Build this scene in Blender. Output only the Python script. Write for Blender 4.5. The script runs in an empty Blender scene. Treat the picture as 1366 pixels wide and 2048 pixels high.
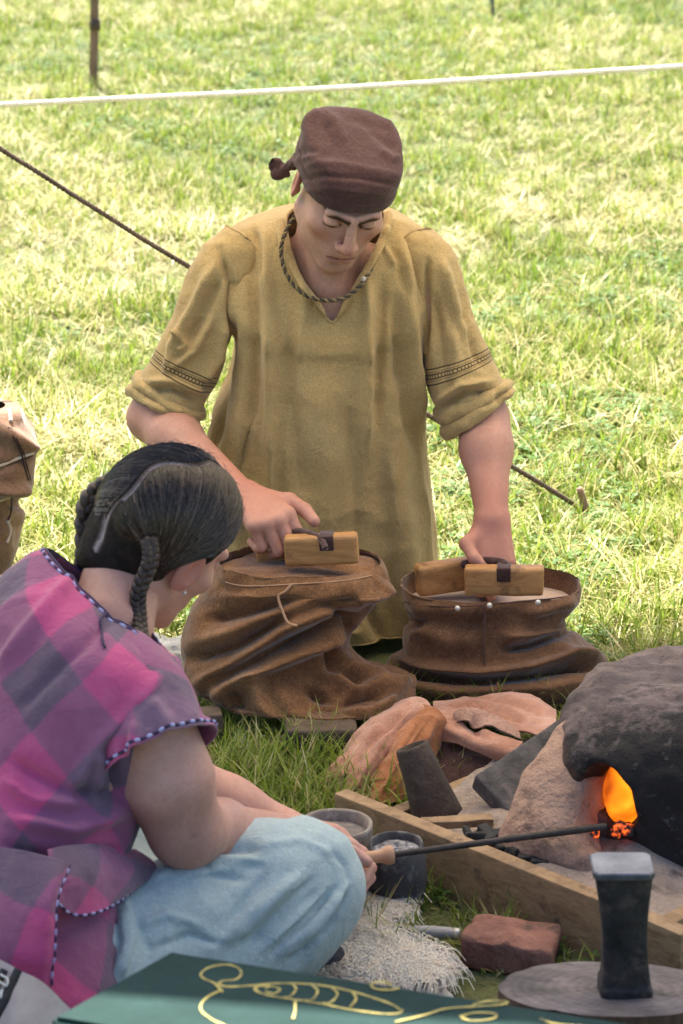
import bpy, bmesh, math, random
import numpy as np
from mathutils import Vector, Matrix
R = math.radians
scene = bpy.context.scene
C = scene.collection
rng = np.random.default_rng(7)
random.seed(7)

# ---------------------------------------------------------------- camera
CAMZ, PITCH, FPX = 1.75, R(18), 5424.0
cd = bpy.data.cameras.new('camera'); cam = bpy.data.objects.new('camera', cd); C.objects.link(cam)
cam.location = (0, 0, CAMZ); cam.rotation_euler = (R(90) - PITCH, 0, 0)
cd.sensor_fit = 'VERTICAL'; cd.sensor_height = 36.0; cd.sensor_width = 24.0
cd.lens = FPX * 36.0 / 2048.0
cd.clip_start = 0.05; cd.clip_end = 2000
cd.dof.use_dof = True; cd.dof.focus_distance = 4.45; cd.dof.aperture_fstop = 9.0
scene.camera = cam
# ---------------------------------------------------------------- sky and sun
SUN_EL, SUN_AZ = R(58), R(-14)          # azimuth measured from +Y towards +X: the sun stands behind the men
world = bpy.data.worlds.new('World'); scene.world = world; world.use_nodes = True
wn = world.node_tree.nodes; wl = world.node_tree.links
bg = wn['Background']; sky = wn.new('ShaderNodeTexSky'); sky.sky_type = 'NISHITA'; sky.sun_disc = False
sky.sun_elevation = SUN_EL; sky.sun_rotation = SUN_AZ; sky.altitude = 100; sky.dust_density = 2.0
wl.new(sky.outputs[0], bg.inputs[0]); bg.inputs[1].default_value = 0.07
sd = bpy.data.lights.new('sun', 'SUN'); sd.energy = 5.0; sd.angle = R(0.6); sd.color = (1, 0.94, 0.84)
so = bpy.data.objects.new('sun', sd); C.objects.link(so)
sdir = Vector((math.sin(SUN_AZ) * math.cos(SUN_EL), math.cos(SUN_AZ) * math.cos(SUN_EL), math.sin(SUN_EL)))
so.rotation_euler = sdir.to_track_quat('Z', 'Y').to_euler(); so.location = (0, 8, 6)
vs = scene.view_settings; scene.display_settings.display_device = 'sRGB'
vs.view_transform = 'Standard'; vs.look = 'None'; vs.gamma = 1; vs.exposure = 2.05; vs.use_curve_mapping = False
scene.cycles.max_bounces = 8; scene.cycles.diffuse_bounces = 4; scene.cycles.transparent_max_bounces = 8
scene.cycles.use_denoising = True

# ---------------------------------------------------------------- geometry helpers
cp, sp = math.cos(PITCH), math.sin(PITCH)
def P(px, py, Y):                      # the point at distance Y (metres along +Y) seen at photograph pixel px, py
    a = (px - 683) / FPX; b = (1024 - py) / FPX
    t = Y / (cp + b * sp)
    return np.array((a * t, Y, CAMZ + t * (-sp + b * cp)))
def G(px, py, z=0.0):                  # the point at height z seen at photograph pixel px, py
    a = (px - 683) / FPX; b = (1024 - py) / FPX
    t = (z - CAMZ) / (-sp + b * cp)
    return np.array((a * t, t * (cp + b * sp), z))
def proj(v):
    v = np.asarray(v, float); d = v[..., 1] * cp - (v[..., 2] - CAMZ) * sp
    up = v[..., 1] * sp + (v[..., 2] - CAMZ) * cp
    return 683 + FPX * v[..., 0] / d, 1024 - FPX * up / d
def nrm(v):
    v = np.asarray(v, float); return v / (np.linalg.norm(v, axis=-1, keepdims=True) + 1e-12)
def vnoise(p, seed=0):                 # value noise in -1..1
    p = np.asarray(p, np.float64); i = np.floor(p).astype(np.int64); f = p - i; f = f * f * (3 - 2 * f)
    def h(x, y, z):
        n = (x * 374761393 + y * 668265263 + z * 2147483647 + seed * 144665) & 0xffffffff
        n = ((n ^ (n >> 13)) * 1274126177) & 0xffffffff
        n = (n ^ (n >> 16)) & 0xffffffff
        return n / 2147483647.5 - 1
    r = 0
    for a in (0, 1):
        for b in (0, 1):
            for c in (0, 1):
                w = (f[..., 0] if a else 1 - f[..., 0]) * (f[..., 1] if b else 1 - f[..., 1]) * (f[..., 2] if c else 1 - f[..., 2])
                r = r + w * h(i[..., 0] + a, i[..., 1] + b, i[..., 2] + c)
    return r
def fbm(p, oct=3, seed=0):
    r = 0; a = 1; s = 0
    for k in range(oct):
        r = r + a * vnoise(np.asarray(p) * 2 ** k + 17.3 * k, seed + k); s += a; a *= .5
    return r / s

def make_mesh(name, verts, faces, mat=None, parent=None, smooth=True, uv=None, col=None):
    me = bpy.data.meshes.new(name)
    verts = np.asarray(verts, np.float32)
    if isinstance(faces, np.ndarray):
        k = faces.shape[1]; n = len(faces)
        me.vertices.add(len(verts)); me.vertices.foreach_set('co', verts.ravel())
        me.loops.add(n * k); me.loops.foreach_set('vertex_index', faces.astype(np.int32).ravel())
        me.polygons.add(n); me.polygons.foreach_set('loop_start', np.arange(0, n * k, k, dtype=np.int32))
        me.update(calc_edges=True)
    else:
        me.from_pydata([tuple(map(float, v)) for v in verts], [], faces)
    me.validate()
    if smooth: me.polygons.foreach_set('use_smooth', np.ones(len(me.polygons), bool))
    if uv is not None:                 # per vertex uv
        l = me.uv_layers.new(name='uv'); vi = np.empty(len(me.loops), np.int32); me.loops.foreach_get('vertex_index', vi)
        l.data.foreach_set('uv', np.asarray(uv, np.float32)[vi].ravel())
    if col is not None:
        for nm, c in col.items():
            c = np.asarray(c, np.float32)
            if c.ndim == 1:
                at = me.attributes.new(nm, 'FLOAT', 'POINT'); at.data.foreach_set('value', c)
            else:
                at = me.attributes.new(nm, 'FLOAT_COLOR', 'POINT')
                at.data.foreach_set('color', np.c_[c, np.ones(len(c))].astype(np.float32).ravel())
    o = bpy.data.objects.new(name, me); C.objects.link(o)
    if mat: me.materials.append(mat)
    if parent: o.parent = parent; o.matrix_parent_inverse = parent.matrix_world.inverted() if False else Matrix.Translation(-parent.location)
    return o
def thing(name, label, cat, loc=(0, 0, 0), group=None):
    o = bpy.data.objects.new(name, None); o.empty_display_size = .05; C.objects.link(o); o.location = tuple(map(float, loc))
    o['label'] = label; o['category'] = cat
    if group: o['group'] = group
    return o
def tag(o, label, cat, group=None):
    o['label'] = label; o['category'] = cat
    if group: o['group'] = group
    return o

def catmull(pts, n):                   # resample a list of arrays smoothly to n samples
    pts = [np.asarray(p, float) for p in pts]; m = len(pts); out = []
    for t in np.linspace(0, m - 1, n):
        i = min(int(t), m - 2); f = t - i
        p0 = pts[max(i - 1, 0)]; p1 = pts[i]; p2 = pts[i + 1]; p3 = pts[min(i + 2, m - 1)]
        out.append(.5 * (2 * p1 + (p2 - p0) * f + (2 * p0 - 5 * p1 + 4 * p2 - p3) * f ** 2 + (3 * p1 - p0 - 3 * p2 + p3) * f ** 3))
    return np.array(out)
def grid_faces(nv, nu, closed):
    i = np.arange(nv - 1)[:, None]; j = np.arange(nu if closed else nu - 1)[None, :]; j2 = (j + 1) % nu
    return np.stack([i * nu + j + 0 * i, i * nu + j2, (i + 1) * nu + j2, (i + 1) * nu + j], -1).reshape(-1, 4)
def grid_normals(g, closed):
    if closed: du = np.roll(g, -1, 1) - np.roll(g, 1, 1)
    else: du = np.gradient(g, axis=1)
    dv = np.gradient(g, axis=0)
    return nrm(np.cross(du, dv))
def seg_dist2d(x, y, pl):
    d = np.full(x.shape, 1e9); tt = np.zeros(x.shape)
    L = 0; tot = sum(math.hypot(pl[k + 1][0] - pl[k][0], pl[k + 1][1] - pl[k][1]) for k in range(len(pl) - 1))
    for k in range(len(pl) - 1):
        ax, ay = pl[k]; bx, by = pl[k + 1]; l2 = (bx - ax) ** 2 + (by - ay) ** 2 + 1e-9
        t = np.clip(((x - ax) * (bx - ax) + (y - ay) * (by - ay)) / l2, 0, 1)
        q = np.hypot(x - ax - t * (bx - ax), y - ay - t * (by - ay)); m = q < d
        d = np.where(m, q, d); tt = np.where(m, (L + t * l2 ** .5) / tot, tt); L += l2 ** .5
    return d, tt
def ridge_disp(v, folds):              # folds: (polyline as seen, width, height in mm); fading at both ends
    x, y = proj(v); r = np.zeros(x.shape)
    for pl, w, a in folds:
        d, t = seg_dist2d(x, y, pl)
        r += a * .001 * np.exp(-(d / w) ** 2) * np.clip(np.minimum(t, 1 - t) * 5 + .25, 0, 1)
    return r
def tube(pts, rad, sides=8, n=None, cap=True):
    pts = catmull(pts, n) if n else np.asarray(pts, float); m = len(pts)
    rad = np.interp(np.linspace(0, 1, m), np.linspace(0, 1, len(np.atleast_1d(rad))), np.atleast_1d(rad)) if np.ndim(rad) else np.full(m, rad)
    tg = nrm(np.gradient(pts, axis=0)); up = np.array((0, 0, 1.)) if abs(tg[0][2]) < .9 else np.array((1., 0, 0))
    vs_ = []; a = nrm(np.cross(tg[0], up))
    for k in range(m):
        a = nrm(a - tg[k] * np.dot(a, tg[k])); b = np.cross(tg[k], a)
        th = np.arange(sides) * 2 * math.pi / sides
        vs_.append(pts[k] + rad[k] * (np.cos(th)[:, None] * a + np.sin(th)[:, None] * b))
    v = np.concatenate(vs_); f = grid_faces(m, sides, True).tolist()
    if cap: f.append(list(range(sides))[::-1]); f.append([(m - 1) * sides + k for k in range(sides)])
    return v, f
def join(parts):
    V = []; F = []; o = 0
    for v, f in parts:
        V.append(np.asarray(v, float)); F += [[i + o for i in q] for q in (f.tolist() if isinstance(f, np.ndarray) else f)]; o += len(v)
    return np.concatenate(V), F
def box(c, s, rot=None, bev=.15, seed=None, rough=0.0):   # bevelled, slightly uneven block: c centre, s full sizes, rot 3x3
    bm = bmesh.new(); bmesh.ops.create_cube(bm, size=1)
    for v in bm.verts: v.co = Vector((v.co.x * s[0], v.co.y * s[1], v.co.z * s[2]))
    bmesh.ops.bevel(bm, geom=list(bm.edges), offset=min(s) * bev, segments=2, affect='EDGES', profile=.6)
    if rough:
        bmesh.ops.subdivide_edges(bm, edges=[e for e in bm.edges if e.calc_length() > min(s) * .8], cuts=5, use_grid_fill=True)
    bm.verts.ensure_lookup_table()
    v = np.array([x.co[:] for x in bm.verts]); f = [[x.index for x in q.verts] for q in bm.faces]; bm.free()
    if rough:
        q = v + (seed or 0) * 3.1
        v = v + rough * np.stack([fbm(q / max(s) * 5 + k * 9, 3, k) for k in range(3)], -1)
    if rot is not None: v = v @ np.asarray(rot).T
    return v + np.asarray(c), f
def rotm(x=0, y=0, z=0):
    return np.array((Matrix.Rotation(R(z), 3, 'Z') @ Matrix.Rotation(R(y), 3, 'Y') @ Matrix.Rotation(R(x), 3, 'X')))
def basis(x, z=(0, 0, 1)):             # columns: x, y, z orthonormal
    x = nrm(x); z = np.asarray(z, float); y = nrm(np.cross(z, x)); z = np.cross(x, y); return np.stack([x, y, z], 1)
def lathe(prof, c, sides=40, jitter=0, seed=0, axis=None):
    th = np.arange(sides) * 2 * math.pi / sides
    g = np.array([[(r * math.cos(t), r * math.sin(t), z) for t in th] for r, z in prof])
    if jitter: g = g + jitter * np.stack([fbm(g * 40 + k * 7, 3, seed + k) for k in range(3)], -1)
    v = g.reshape(-1, 3)
    if axis is not None: v = v @ basis_z(axis).T
    return v + np.asarray(c), grid_faces(len(prof), sides, True)
def basis_z(z):
    z = nrm(z); x = nrm(np.cross((0, 1, 0), z)) if abs(z[1]) < .95 else np.array((1., 0, 0)); y = np.cross(z, x); return np.stack([x, y, z], 1)
def loft_rows(rows, Y, ry, nu=120, nv=90, power=2.3, folds=(), noise=0, nfreq=14, squash=None, zfix=None):
    # rows: (py, left px, right px) of a thing seen standing at distance Y (number or list) with half depth ry (number or list): closed rings
    out = []; m = len(rows)
    Ys = np.broadcast_to(np.asarray(Y, float), (m,)) if np.ndim(Y) else np.full(m, Y); Rs = np.broadcast_to(np.asarray(ry, float), (m,)) if np.ndim(ry) else np.full(m, ry)
    th = np.arange(nu) * 2 * math.pi / nu - math.pi
    ct, st = np.cos(th), np.sin(th); ex = 2 / power
    cx = np.sign(ct) * np.abs(ct) ** ex; sy = np.sign(st) * np.abs(st) ** ex
    for k, (py, l, r) in enumerate(rows):
        a = P(l, py, Ys[k]); b = P(r, py, Ys[k]); c = (a + b) / 2; rx = (b[0] - a[0]) / 2
        out.append(np.stack([c[0] + rx * cx, c[1] + Rs[k] * sy, np.full(nu, c[2])], -1))
    g = catmull(out, nv)
    return g
def displace(g, closed, folds=(), noise=0, nfreq=14, seed=0, ridged=0, rfreq=10):
    n = -grid_normals(g, closed); d = np.zeros(g.shape[:2])
    face = np.clip(.5 - (n * nrm(g - np.array((0, 0, CAMZ)))).sum(-1) * 1.5, 0, 1)
    if folds: d += 2.2 * ridge_disp(g, folds) * face
    if noise: d += noise * fbm(g * nfreq, 3, seed)
    if ridged: d += ridged * (1 - np.abs(fbm(g * rfreq, 2, seed + 5)) * 2.2)
    return g + n * d[..., None]

# ---------------------------------------------------------------- signed-distance bodies -> one continuous mesh
def smin(a, b, k):
    if k <= 0: return np.minimum(a, b)
    h = np.clip(.5 + .5 * (b - a) / k, 0, 1); return b * (1 - h) + a * h - k * h * (1 - h)
def smax(a, b, k): return -smin(-a, -b, k)
class Body:
    def __init__(s): s.pr = []; s.R = np.eye(3); s.t = np.zeros(3)
    def w(s, p): return s.R @ np.asarray(p, float) + s.t
    def cap(s, a, b, ra, rb=None, k=.02, op='add'):
        rb = ra if rb is None else rb; s.pr.append(('c', s.w(a), s.w(b), ra, rb, k, op))
    def chain(s, pts, rad, k=.02):
        for i in range(len(pts) - 1): s.cap(pts[i], pts[i + 1], rad[i], rad[i + 1], k)
    def ell(s, c, r, rot=None, k=.02, op='add'):
        M = s.R if rot is None else s.R @ rot
        s.pr.append(('e', s.w(c), np.asarray(r, float), M, 0, k, op))
    def group(s, prims, k):            # prims merged among themselves by plain union of chains, then blended with k
        s.pr.append(('g', prims, 0, 0, 0, k, 'add'))
    @staticmethod
    def one(q, p):
        if q[0] == 'c':
            a, b, ra, rb = q[1:5]; ab = b - a; pa = p - a.astype(p.dtype)
            h = np.clip(pa @ ab.astype(p.dtype) / (ab @ ab + 1e-12), 0, 1)
            e = pa - h[:, None] * ab.astype(p.dtype)
            return np.sqrt(np.einsum('ij,ij->i', e, e)) - (ra + (rb - ra) * h)
        l = (p - q[1].astype(p.dtype)) @ q[3].astype(p.dtype)
        k0 = np.sqrt(((l / q[2]) ** 2).sum(1)); k1 = np.sqrt(((l / q[2] ** 2) ** 2).sum(1)) + 1e-9
        return k0 * (k0 - 1) / k1
    @staticmethod
    def bb(q):
        if q[0] == 'c':
            r = max(q[3], q[4]); return np.minimum(q[1], q[2]) - r, np.maximum(q[1], q[2]) + r
        if q[0] == 'e':
            e = np.sqrt(((q[3] * q[2]) ** 2).sum(1)); return q[1] - e, q[1] + e
        bs = [Body.bb(x) for ch in q[1] for x in ch]; return np.min([b[0] for b in bs], 0), np.max([b[1] for b in bs], 0)
    def bounds(s):
        bs = [s.bb(q) for q in s.pr if q[6] == 'add']; return np.min([b[0] for b in bs], 0) - .02, np.max([b[1] for b in bs], 0) + .02
    def ev(s, p, cull=True):
        d = np.full(len(p), 1.0, p.dtype)
        for q in s.pr:
            k = q[5]
            if cull:
                lo, hi = s.bb(q); m = k + .03
                ix = np.nonzero(((p > (lo - m)) & (p < (hi + m))).all(1))[0]
                if not len(ix): continue
                pp = p[ix]; dd = d[ix]
            else: ix = slice(None); pp = p; dd = d
            if q[0] == 'g':
                v = np.full(len(pp), 1.0, p.dtype)
                for ch in q[1]:
                    w = np.full(len(pp), 1.0, p.dtype)
                    for x in ch: w = smin(w, s.one(x, pp), .003)
                    v = np.minimum(v, w)
            else: v = s.one(q, pp)
            d[ix] = smin(dd, v, k) if q[6] == 'add' else smax(dd, -v, k)
        return d
    def mesh(s, h, lo=None, hi=None, extra=None):
        l, u = s.bounds(); lo = l if lo is None else np.asarray(lo); hi = u if hi is None else np.asarray(hi)
        f = (lambda p, c: s.ev(p, c)) if extra is None else (lambda p, c: extra(p, s.ev(p, c)))
        return surface_nets(f, lo, hi, h)
def surface_nets(f, lo, hi, h, B=8):
    nb = np.ceil((hi - lo) / (h * B)).astype(int) + 1; n = nb * B
    bi = np.stack(np.meshgrid(*[np.arange(k) for k in nb], indexing='ij'), -1).reshape(-1, 3)
    dc = f((lo + (bi * B + B / 2 - .5) * h).astype(np.float32), False)
    act = np.abs(dc) < B * h * 1.15 + .006
    D = np.repeat(np.repeat(np.repeat(np.where(dc < 0, -1, 1).astype(np.float32).reshape(nb), B, 0), B, 1), B, 2)
    loc = np.stack(np.meshgrid(*[np.arange(B)] * 3, indexing='ij'), -1).reshape(-1, 3)
    ab = bi[act]
    for s0 in range(0, len(ab), 1200):
        idx = (ab[s0:s0 + 1200, None, :] * B + loc[None]).reshape(-1, 3)
        D[idx[:, 0], idx[:, 1], idx[:, 2]] = f((lo + idx * h).astype(np.float32), True)
    S = D < 0
    cs = [S[a:n[0] - 1 + a, b:n[1] - 1 + b, c:n[2] - 1 + c] for a in (0, 1) for b in (0, 1) for c in (0, 1)]
    any_ = cs[0].copy(); all_ = cs[0].copy()
    for c in cs[1:]: any_ |= c; all_ &= c
    cells = np.argwhere(any_ & ~all_)
    idm = np.full(any_.shape, -1, np.int32); idm[cells[:, 0], cells[:, 1], cells[:, 2]] = np.arange(len(cells))
    acc = np.zeros((len(cells), 3)); cnt = np.zeros(len(cells))
    cor = [(a, b, c) for a in (0, 1) for b in (0, 1) for c in (0, 1)]
    for i1, c1 in enumerate(cor):
        for c2 in cor[i1 + 1:]:
            if sum(abs(x - y) for x, y in zip(c1, c2)) != 1: continue
            d1 = D[cells[:, 0] + c1[0], cells[:, 1] + c1[1], cells[:, 2] + c1[2]]; d2 = D[cells[:, 0] + c2[0], cells[:, 1] + c2[1], cells[:, 2] + c2[2]]
            m = (d1 < 0) != (d2 < 0); t = np.where(m, d1 / np.where(m, d1 - d2, 1), 0)
            acc += m[:, None] * (np.array(c1) + t[:, None] * (np.array(c2) - np.array(c1))); cnt += m
    V = lo + (cells + acc / cnt[:, None]) * h
    F = []
    for ax in range(3):
        sl0 = [slice(None)] * 3; sl1 = [slice(None)] * 3; sl0[ax] = slice(0, -1); sl1[ax] = slice(1, None)
        a, b = S[tuple(sl0)], S[tuple(sl1)]
        o1, o2 = [(1, 2), (2, 0), (0, 1)][ax]
        for flip, mk in ((False, a & ~b), (True, ~a & b)):
            e = np.argwhere(mk); ok = (e[:, o1] > 0) & (e[:, o2] > 0) & (e[:, o1] < n[o1] - 1) & (e[:, o2] < n[o2] - 1); e = e[ok]
            def cell(d1, d2):
                q = e.copy(); q[:, o1] -= d1; q[:, o2] -= d2; return idm[q[:, 0], q[:, 1], q[:, 2]]
            qd = np.stack([cell(1, 1), cell(0, 1), cell(0, 0), cell(1, 0)], 1)
            F.append(qd[:, ::-1] if flip else qd)
    F = np.concatenate(F); F = F[(F >= 0).all(1)]
    return V, F

# ---------------------------------------------------------------- material helper
class NT:
    def __init__(s, name):
        s.m = bpy.data.materials.new(name); s.m.use_nodes = True; s.t = s.m.node_tree; s.n = s.t.nodes
        s.b = s.n['Principled BSDF']; s.out = s.n['Material Output']
    def new(s, typ, **k):
        n = s.n.new('ShaderNode' + typ)
        for a, v in k.items(): setattr(n, a, v)
        return n
    def ln(s, a, b): s.t.links.new(a, b)
    def val(s, sock, v):
        if hasattr(v, 'is_output') or isinstance(v, bpy.types.NodeSocket): s.ln(v, sock)
        else: sock.default_value = v if not isinstance(v, tuple) or len(v) != 3 else (*v, 1)
    def coord(s, kind='Object'):
        return s.new('TexCoord').outputs[kind]
    def noise(s, vec, scale, detail=4, rough=.6, dist=0):
        n = s.new('TexNoise'); s.ln(vec, n.inputs['Vector']); n.inputs['Scale'].default_value = scale; n.inputs['Detail'].default_value = detail
        n.inputs['Roughness'].default_value = rough; n.inputs['Distortion'].default_value = dist; return n.outputs['Fac']
    def ramp(s, fac, stops):
        r = s.new('ValToRGB'); e = r.color_ramp.elements
        while len(e) < len(stops): e.new(.5)
        for el, (p, c) in zip(e, stops): el.position = p; el.color = (*c, 1) if len(c) == 3 else c
        s.ln(fac, r.inputs[0]); return r.outputs[0]
    def mix(s, fac, a, b, mode='MIX'):
        n = s.new('Mix', data_type='RGBA', blend_type=mode); s.val(n.inputs[0], fac); s.val(n.inputs[6], a); s.val(n.inputs[7], b); return n.outputs[2]
    def math(s, op, a, b=0.0, c=None):
        n = s.new('Math', operation=op); s.val(n.inputs[0], a); s.val(n.inputs[1], b)
        if c is not None: s.val(n.inputs[2], c)
        return n.outputs[0]
    def scalev(s, vec, sc):
        n = s.new('Mapping'); s.ln(vec, n.inputs[0]); n.inputs['Scale'].default_value = sc; return n.outputs[0]
    def bump(s, h, strength=.4, dist=.002, prev=None):
        n = s.new('Bump'); s.ln(h, n.inputs['Height']); n.inputs['Strength'].default_value = strength; n.inputs['Distance'].default_value = dist
        if prev is not None: s.ln(prev, n.inputs['Normal'])
        return n.outputs[0]
    def fin(s, col, rough=.8, normal=None, **k):
        s.val(s.b.inputs['Base Color'], col); s.val(s.b.inputs['Roughness'], rough)
        if normal is not None: s.ln(normal, s.b.inputs['Normal'])
        for a, v in k.items(): s.val(s.b.inputs[a.replace('_', ' ')], v)
        return s.m
def M_simple(name, c1, c2, scale=8, rough=.8, bs=60, bstr=.4, bd=.002, stretch=(1, 1, 1), c3=None, s3=25, coord='Object', lo=.35, hi=.65, **k):
    t = NT(name); v = t.scalev(t.coord(coord), stretch)
    col = t.ramp(t.noise(v, scale, 5, .65), [(lo, c1), (hi, c2)])
    if c3 is not None: col = t.mix(t.ramp(t.noise(v, s3, 4, .7), [(.52, (0, 0, 0)), (.68, (1, 1, 1))]), col, c3)
    return t.fin(col, rough, t.bump(t.noise(v, bs, 4, .7), bstr, bd), **k)
def M_cloth(name, c1, c2, scale=5, weave=900, bstr=.25, grain=.8, **k):
    t = NT(name); v = t.coord('Object')
    col = t.ramp(t.noise(v, scale, 5, .6), [(.3, c1), (.7, c2)])
    f = t.noise(v, weave * .5, 3, .7); col = t.mix(t.ramp(f, [(.35, (0, 0, 0)), (.75, (grain,) * 3)]), col, tuple(x * .5 for x in c1))
    col = t.mix(t.ramp(t.noise(v, 130, 4, .7), [(.5, (0, 0, 0)), (.8, (.5, .5, .5))]), col, tuple(min(1, x * 1.35) for x in c2))
    b = t.bump(f, bstr, .0012); b = t.bump(t.noise(v, 45, 5, .65, .8), .5, .006, b)
    return t.fin(col, .92, b, Sheen_Weight=.15, Sheen_Roughness=.5, Specular_IOR_Level=.2, **k)
# ================================================================ setting: ground, grass, awning, ropes
def ground():
    t = NT('ground_soil'); v = t.coord('Object')
    n1 = t.noise(v, 1.1, 5, .6); n2 = t.noise(v, 14, 6, .7); n3 = t.noise(v, 90, 4, .7)
    col = t.ramp(n2, [(.3, (.045, .05, .018)), (.5, (.12, .13, .045)), (.72, (.30, .25, .13))])
    col = t.mix(t.ramp(n1, [(.42, (0, 0, 0)), (.6, (1, 1, 1))]), col, t.ramp(n3, [(.35, (.07, .09, .025)), (.7, (.24, .25, .09))]))
    m = t.fin(col, .95, t.bump(n3, .8, .02))
    k = 200; s = np.concatenate([np.linspace(-250, -4, 10)[:-1], np.linspace(-4, 4, 81), np.linspace(4, 250, 10)[1:]])
    sy = np.concatenate([np.linspace(-250, 1, 10)[:-1], np.linspace(1, 18, 171), np.linspace(18, 250, 10)[1:]])
    X, Y = np.meshgrid(s, sy); Z = .012 * fbm(np.stack([X * 1.7, Y * 1.7, X * 0], -1), 3, 3) * ((Y > 4.9) & (Y < 18)) - .004
    g = np.stack([X, Y, Z], -1)
    o = make_mesh('ground', g.reshape(-1, 3), grid_faces(len(sy), len(s), False)[:, ::1], m); o['kind'] = 'structure'
ground()

def leaf_mat(name, stops, trans=.45):
    t = NT(name); oi = t.new('ObjectInfo'); geo = t.new('NewGeometry')
    at = t.new('Attribute', attribute_name='rnd'); big = t.noise(geo.outputs['Position'], 1.6, 4, .6); mid = t.noise(geo.outputs['Position'], 7, 3, .6)
    f = t.math('ADD', t.math('MULTIPLY', oi.outputs['Random'], .3), t.math('MULTIPLY', at.outputs['Fac'], .42))
    f = t.math('ADD', f, t.math('MULTIPLY', t.math('ADD', t.math('MULTIPLY', big, 1.3), mid), .28)); f = t.math('SUBTRACT', f, .14)
    col = t.ramp(f, stops)
    t.fin(col, .55, None, Specular_IOR_Level=.35)
    tr = t.new('BsdfTranslucent'); t.ln(col, tr.inputs[0]); mx = t.new('MixShader'); mx.inputs[0].default_value = trans
    t.ln(t.b.outputs[0], mx.inputs[1]); t.ln(tr.outputs[0], mx.inputs[2]); t.ln(mx.outputs[0], t.out.inputs[0])
    return t.m
M_green = leaf_mat('grass_green', [(.1, (.045, .10, .01)), (.35, (.12, .205, .016)), (.6, (.235, .305, .04)), (.78, (.36, .385, .095)), (.95, (.5, .475, .21))])
M_straw = leaf_mat('grass_straw', [(.2, (.28, .23, .08)), (.5, (.46, .41, .17)), (.8, (.62, .57, .34))], .3)
M_clover = leaf_mat('clover_green', [(.2, (.05, .13, .02)), (.5, (.09, .19, .035)), (.8, (.16, .25, .06))], .4)

def blade(base, ang, L, lean, w, curl, seg=4):
    d = np.array((math.cos(ang), math.sin(ang), 0)); s = np.array((-d[1], d[0], 0)); p = np.array(base, float); a = lean; V = []
    for k in range(seg + 1):
        ww = w * (1 - (k / seg) ** 1.6) * .5 + .00012
        V += [p - s * ww, p + s * ww]
        p = p + L / seg * (d * math.sin(a) + np.array((0, 0, math.cos(a)))); a = min(a + curl / seg, 2.2)
    F = [[2 * k, 2 * k + 1, 2 * k + 3, 2 * k + 2] for k in range(seg)]
    return np.array(V), F
def tuft(kind, seed):
    r = random.Random(seed); parts = []; rv = []; mi = []
    n = {'g': 15, 't': 16, 's': 8, 'c': 9}[kind]
    for k in range(n):
        rr = .032 * r.random() ** .6; th = r.random() * 6.28; b = (rr * math.cos(th), rr * math.sin(th), -.004); a = r.random() * 6.28; m = 0
        if kind == 'g': q = blade(b, a, r.uniform(.022, .055), r.uniform(.1, 1.0), r.uniform(.0028, .0055), r.uniform(.3, 1.6)); m = 1 if r.random() < .22 else 0
        elif kind == 't': q = blade(b, a, r.uniform(.05, .11), r.uniform(.05, .6), r.uniform(.003, .005), r.uniform(.3, 1.5), 5); m = 1 if r.random() < .12 else 0
        elif kind == 's': q = blade((b[0], b[1], r.uniform(.002, .02)), a, r.uniform(.04, .12), r.uniform(.7, 1.5), r.uniform(.0016, .004), r.uniform(-.3, 1.2), 5); m = 1
        else:
            h = r.uniform(.012, .035); st = blade(b, a, h, .3, .0012, .3, 2); c = st[0][-1]; V = [st[0]]; F = [x for x in st[1]]; o = len(st[0])
            for l in range(3):
                an = a + l * 2.09; e1 = np.array((math.cos(an), math.sin(an), r.uniform(-.2, .35))); e2 = np.array((-math.sin(an), math.cos(an), 0)); s = r.uniform(.006, .012)
                V.append(np.array([c, c + s * (.6 * e1 + .45 * e2), c + s * (1.1 * e1 + .3 * e2), c + s * (1.1 * e1 - .3 * e2), c + s * (.6 * e1 - .45 * e2)])); F.append([o + i for i in range(5)]); o += 5
            q = (np.concatenate(V), F); m = 2
        parts.append(q); rv += [r.random()] * len(q[0]); mi += [m] * len(q[1])
    V, F = join(parts); me = bpy.data.meshes.new('grass_tuft'); me.from_pydata([tuple(map(float, x)) for x in V], [], F)
    for mm in (M_green, M_straw, M_clover): me.materials.append(mm)
    me.polygons.foreach_set('material_index', mi); me.polygons.foreach_set('use_smooth', [True] * len(F))
    at = me.attributes.new('rnd', 'FLOAT', 'POINT'); at.data.foreach_set('value', rv)
    return me
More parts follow.
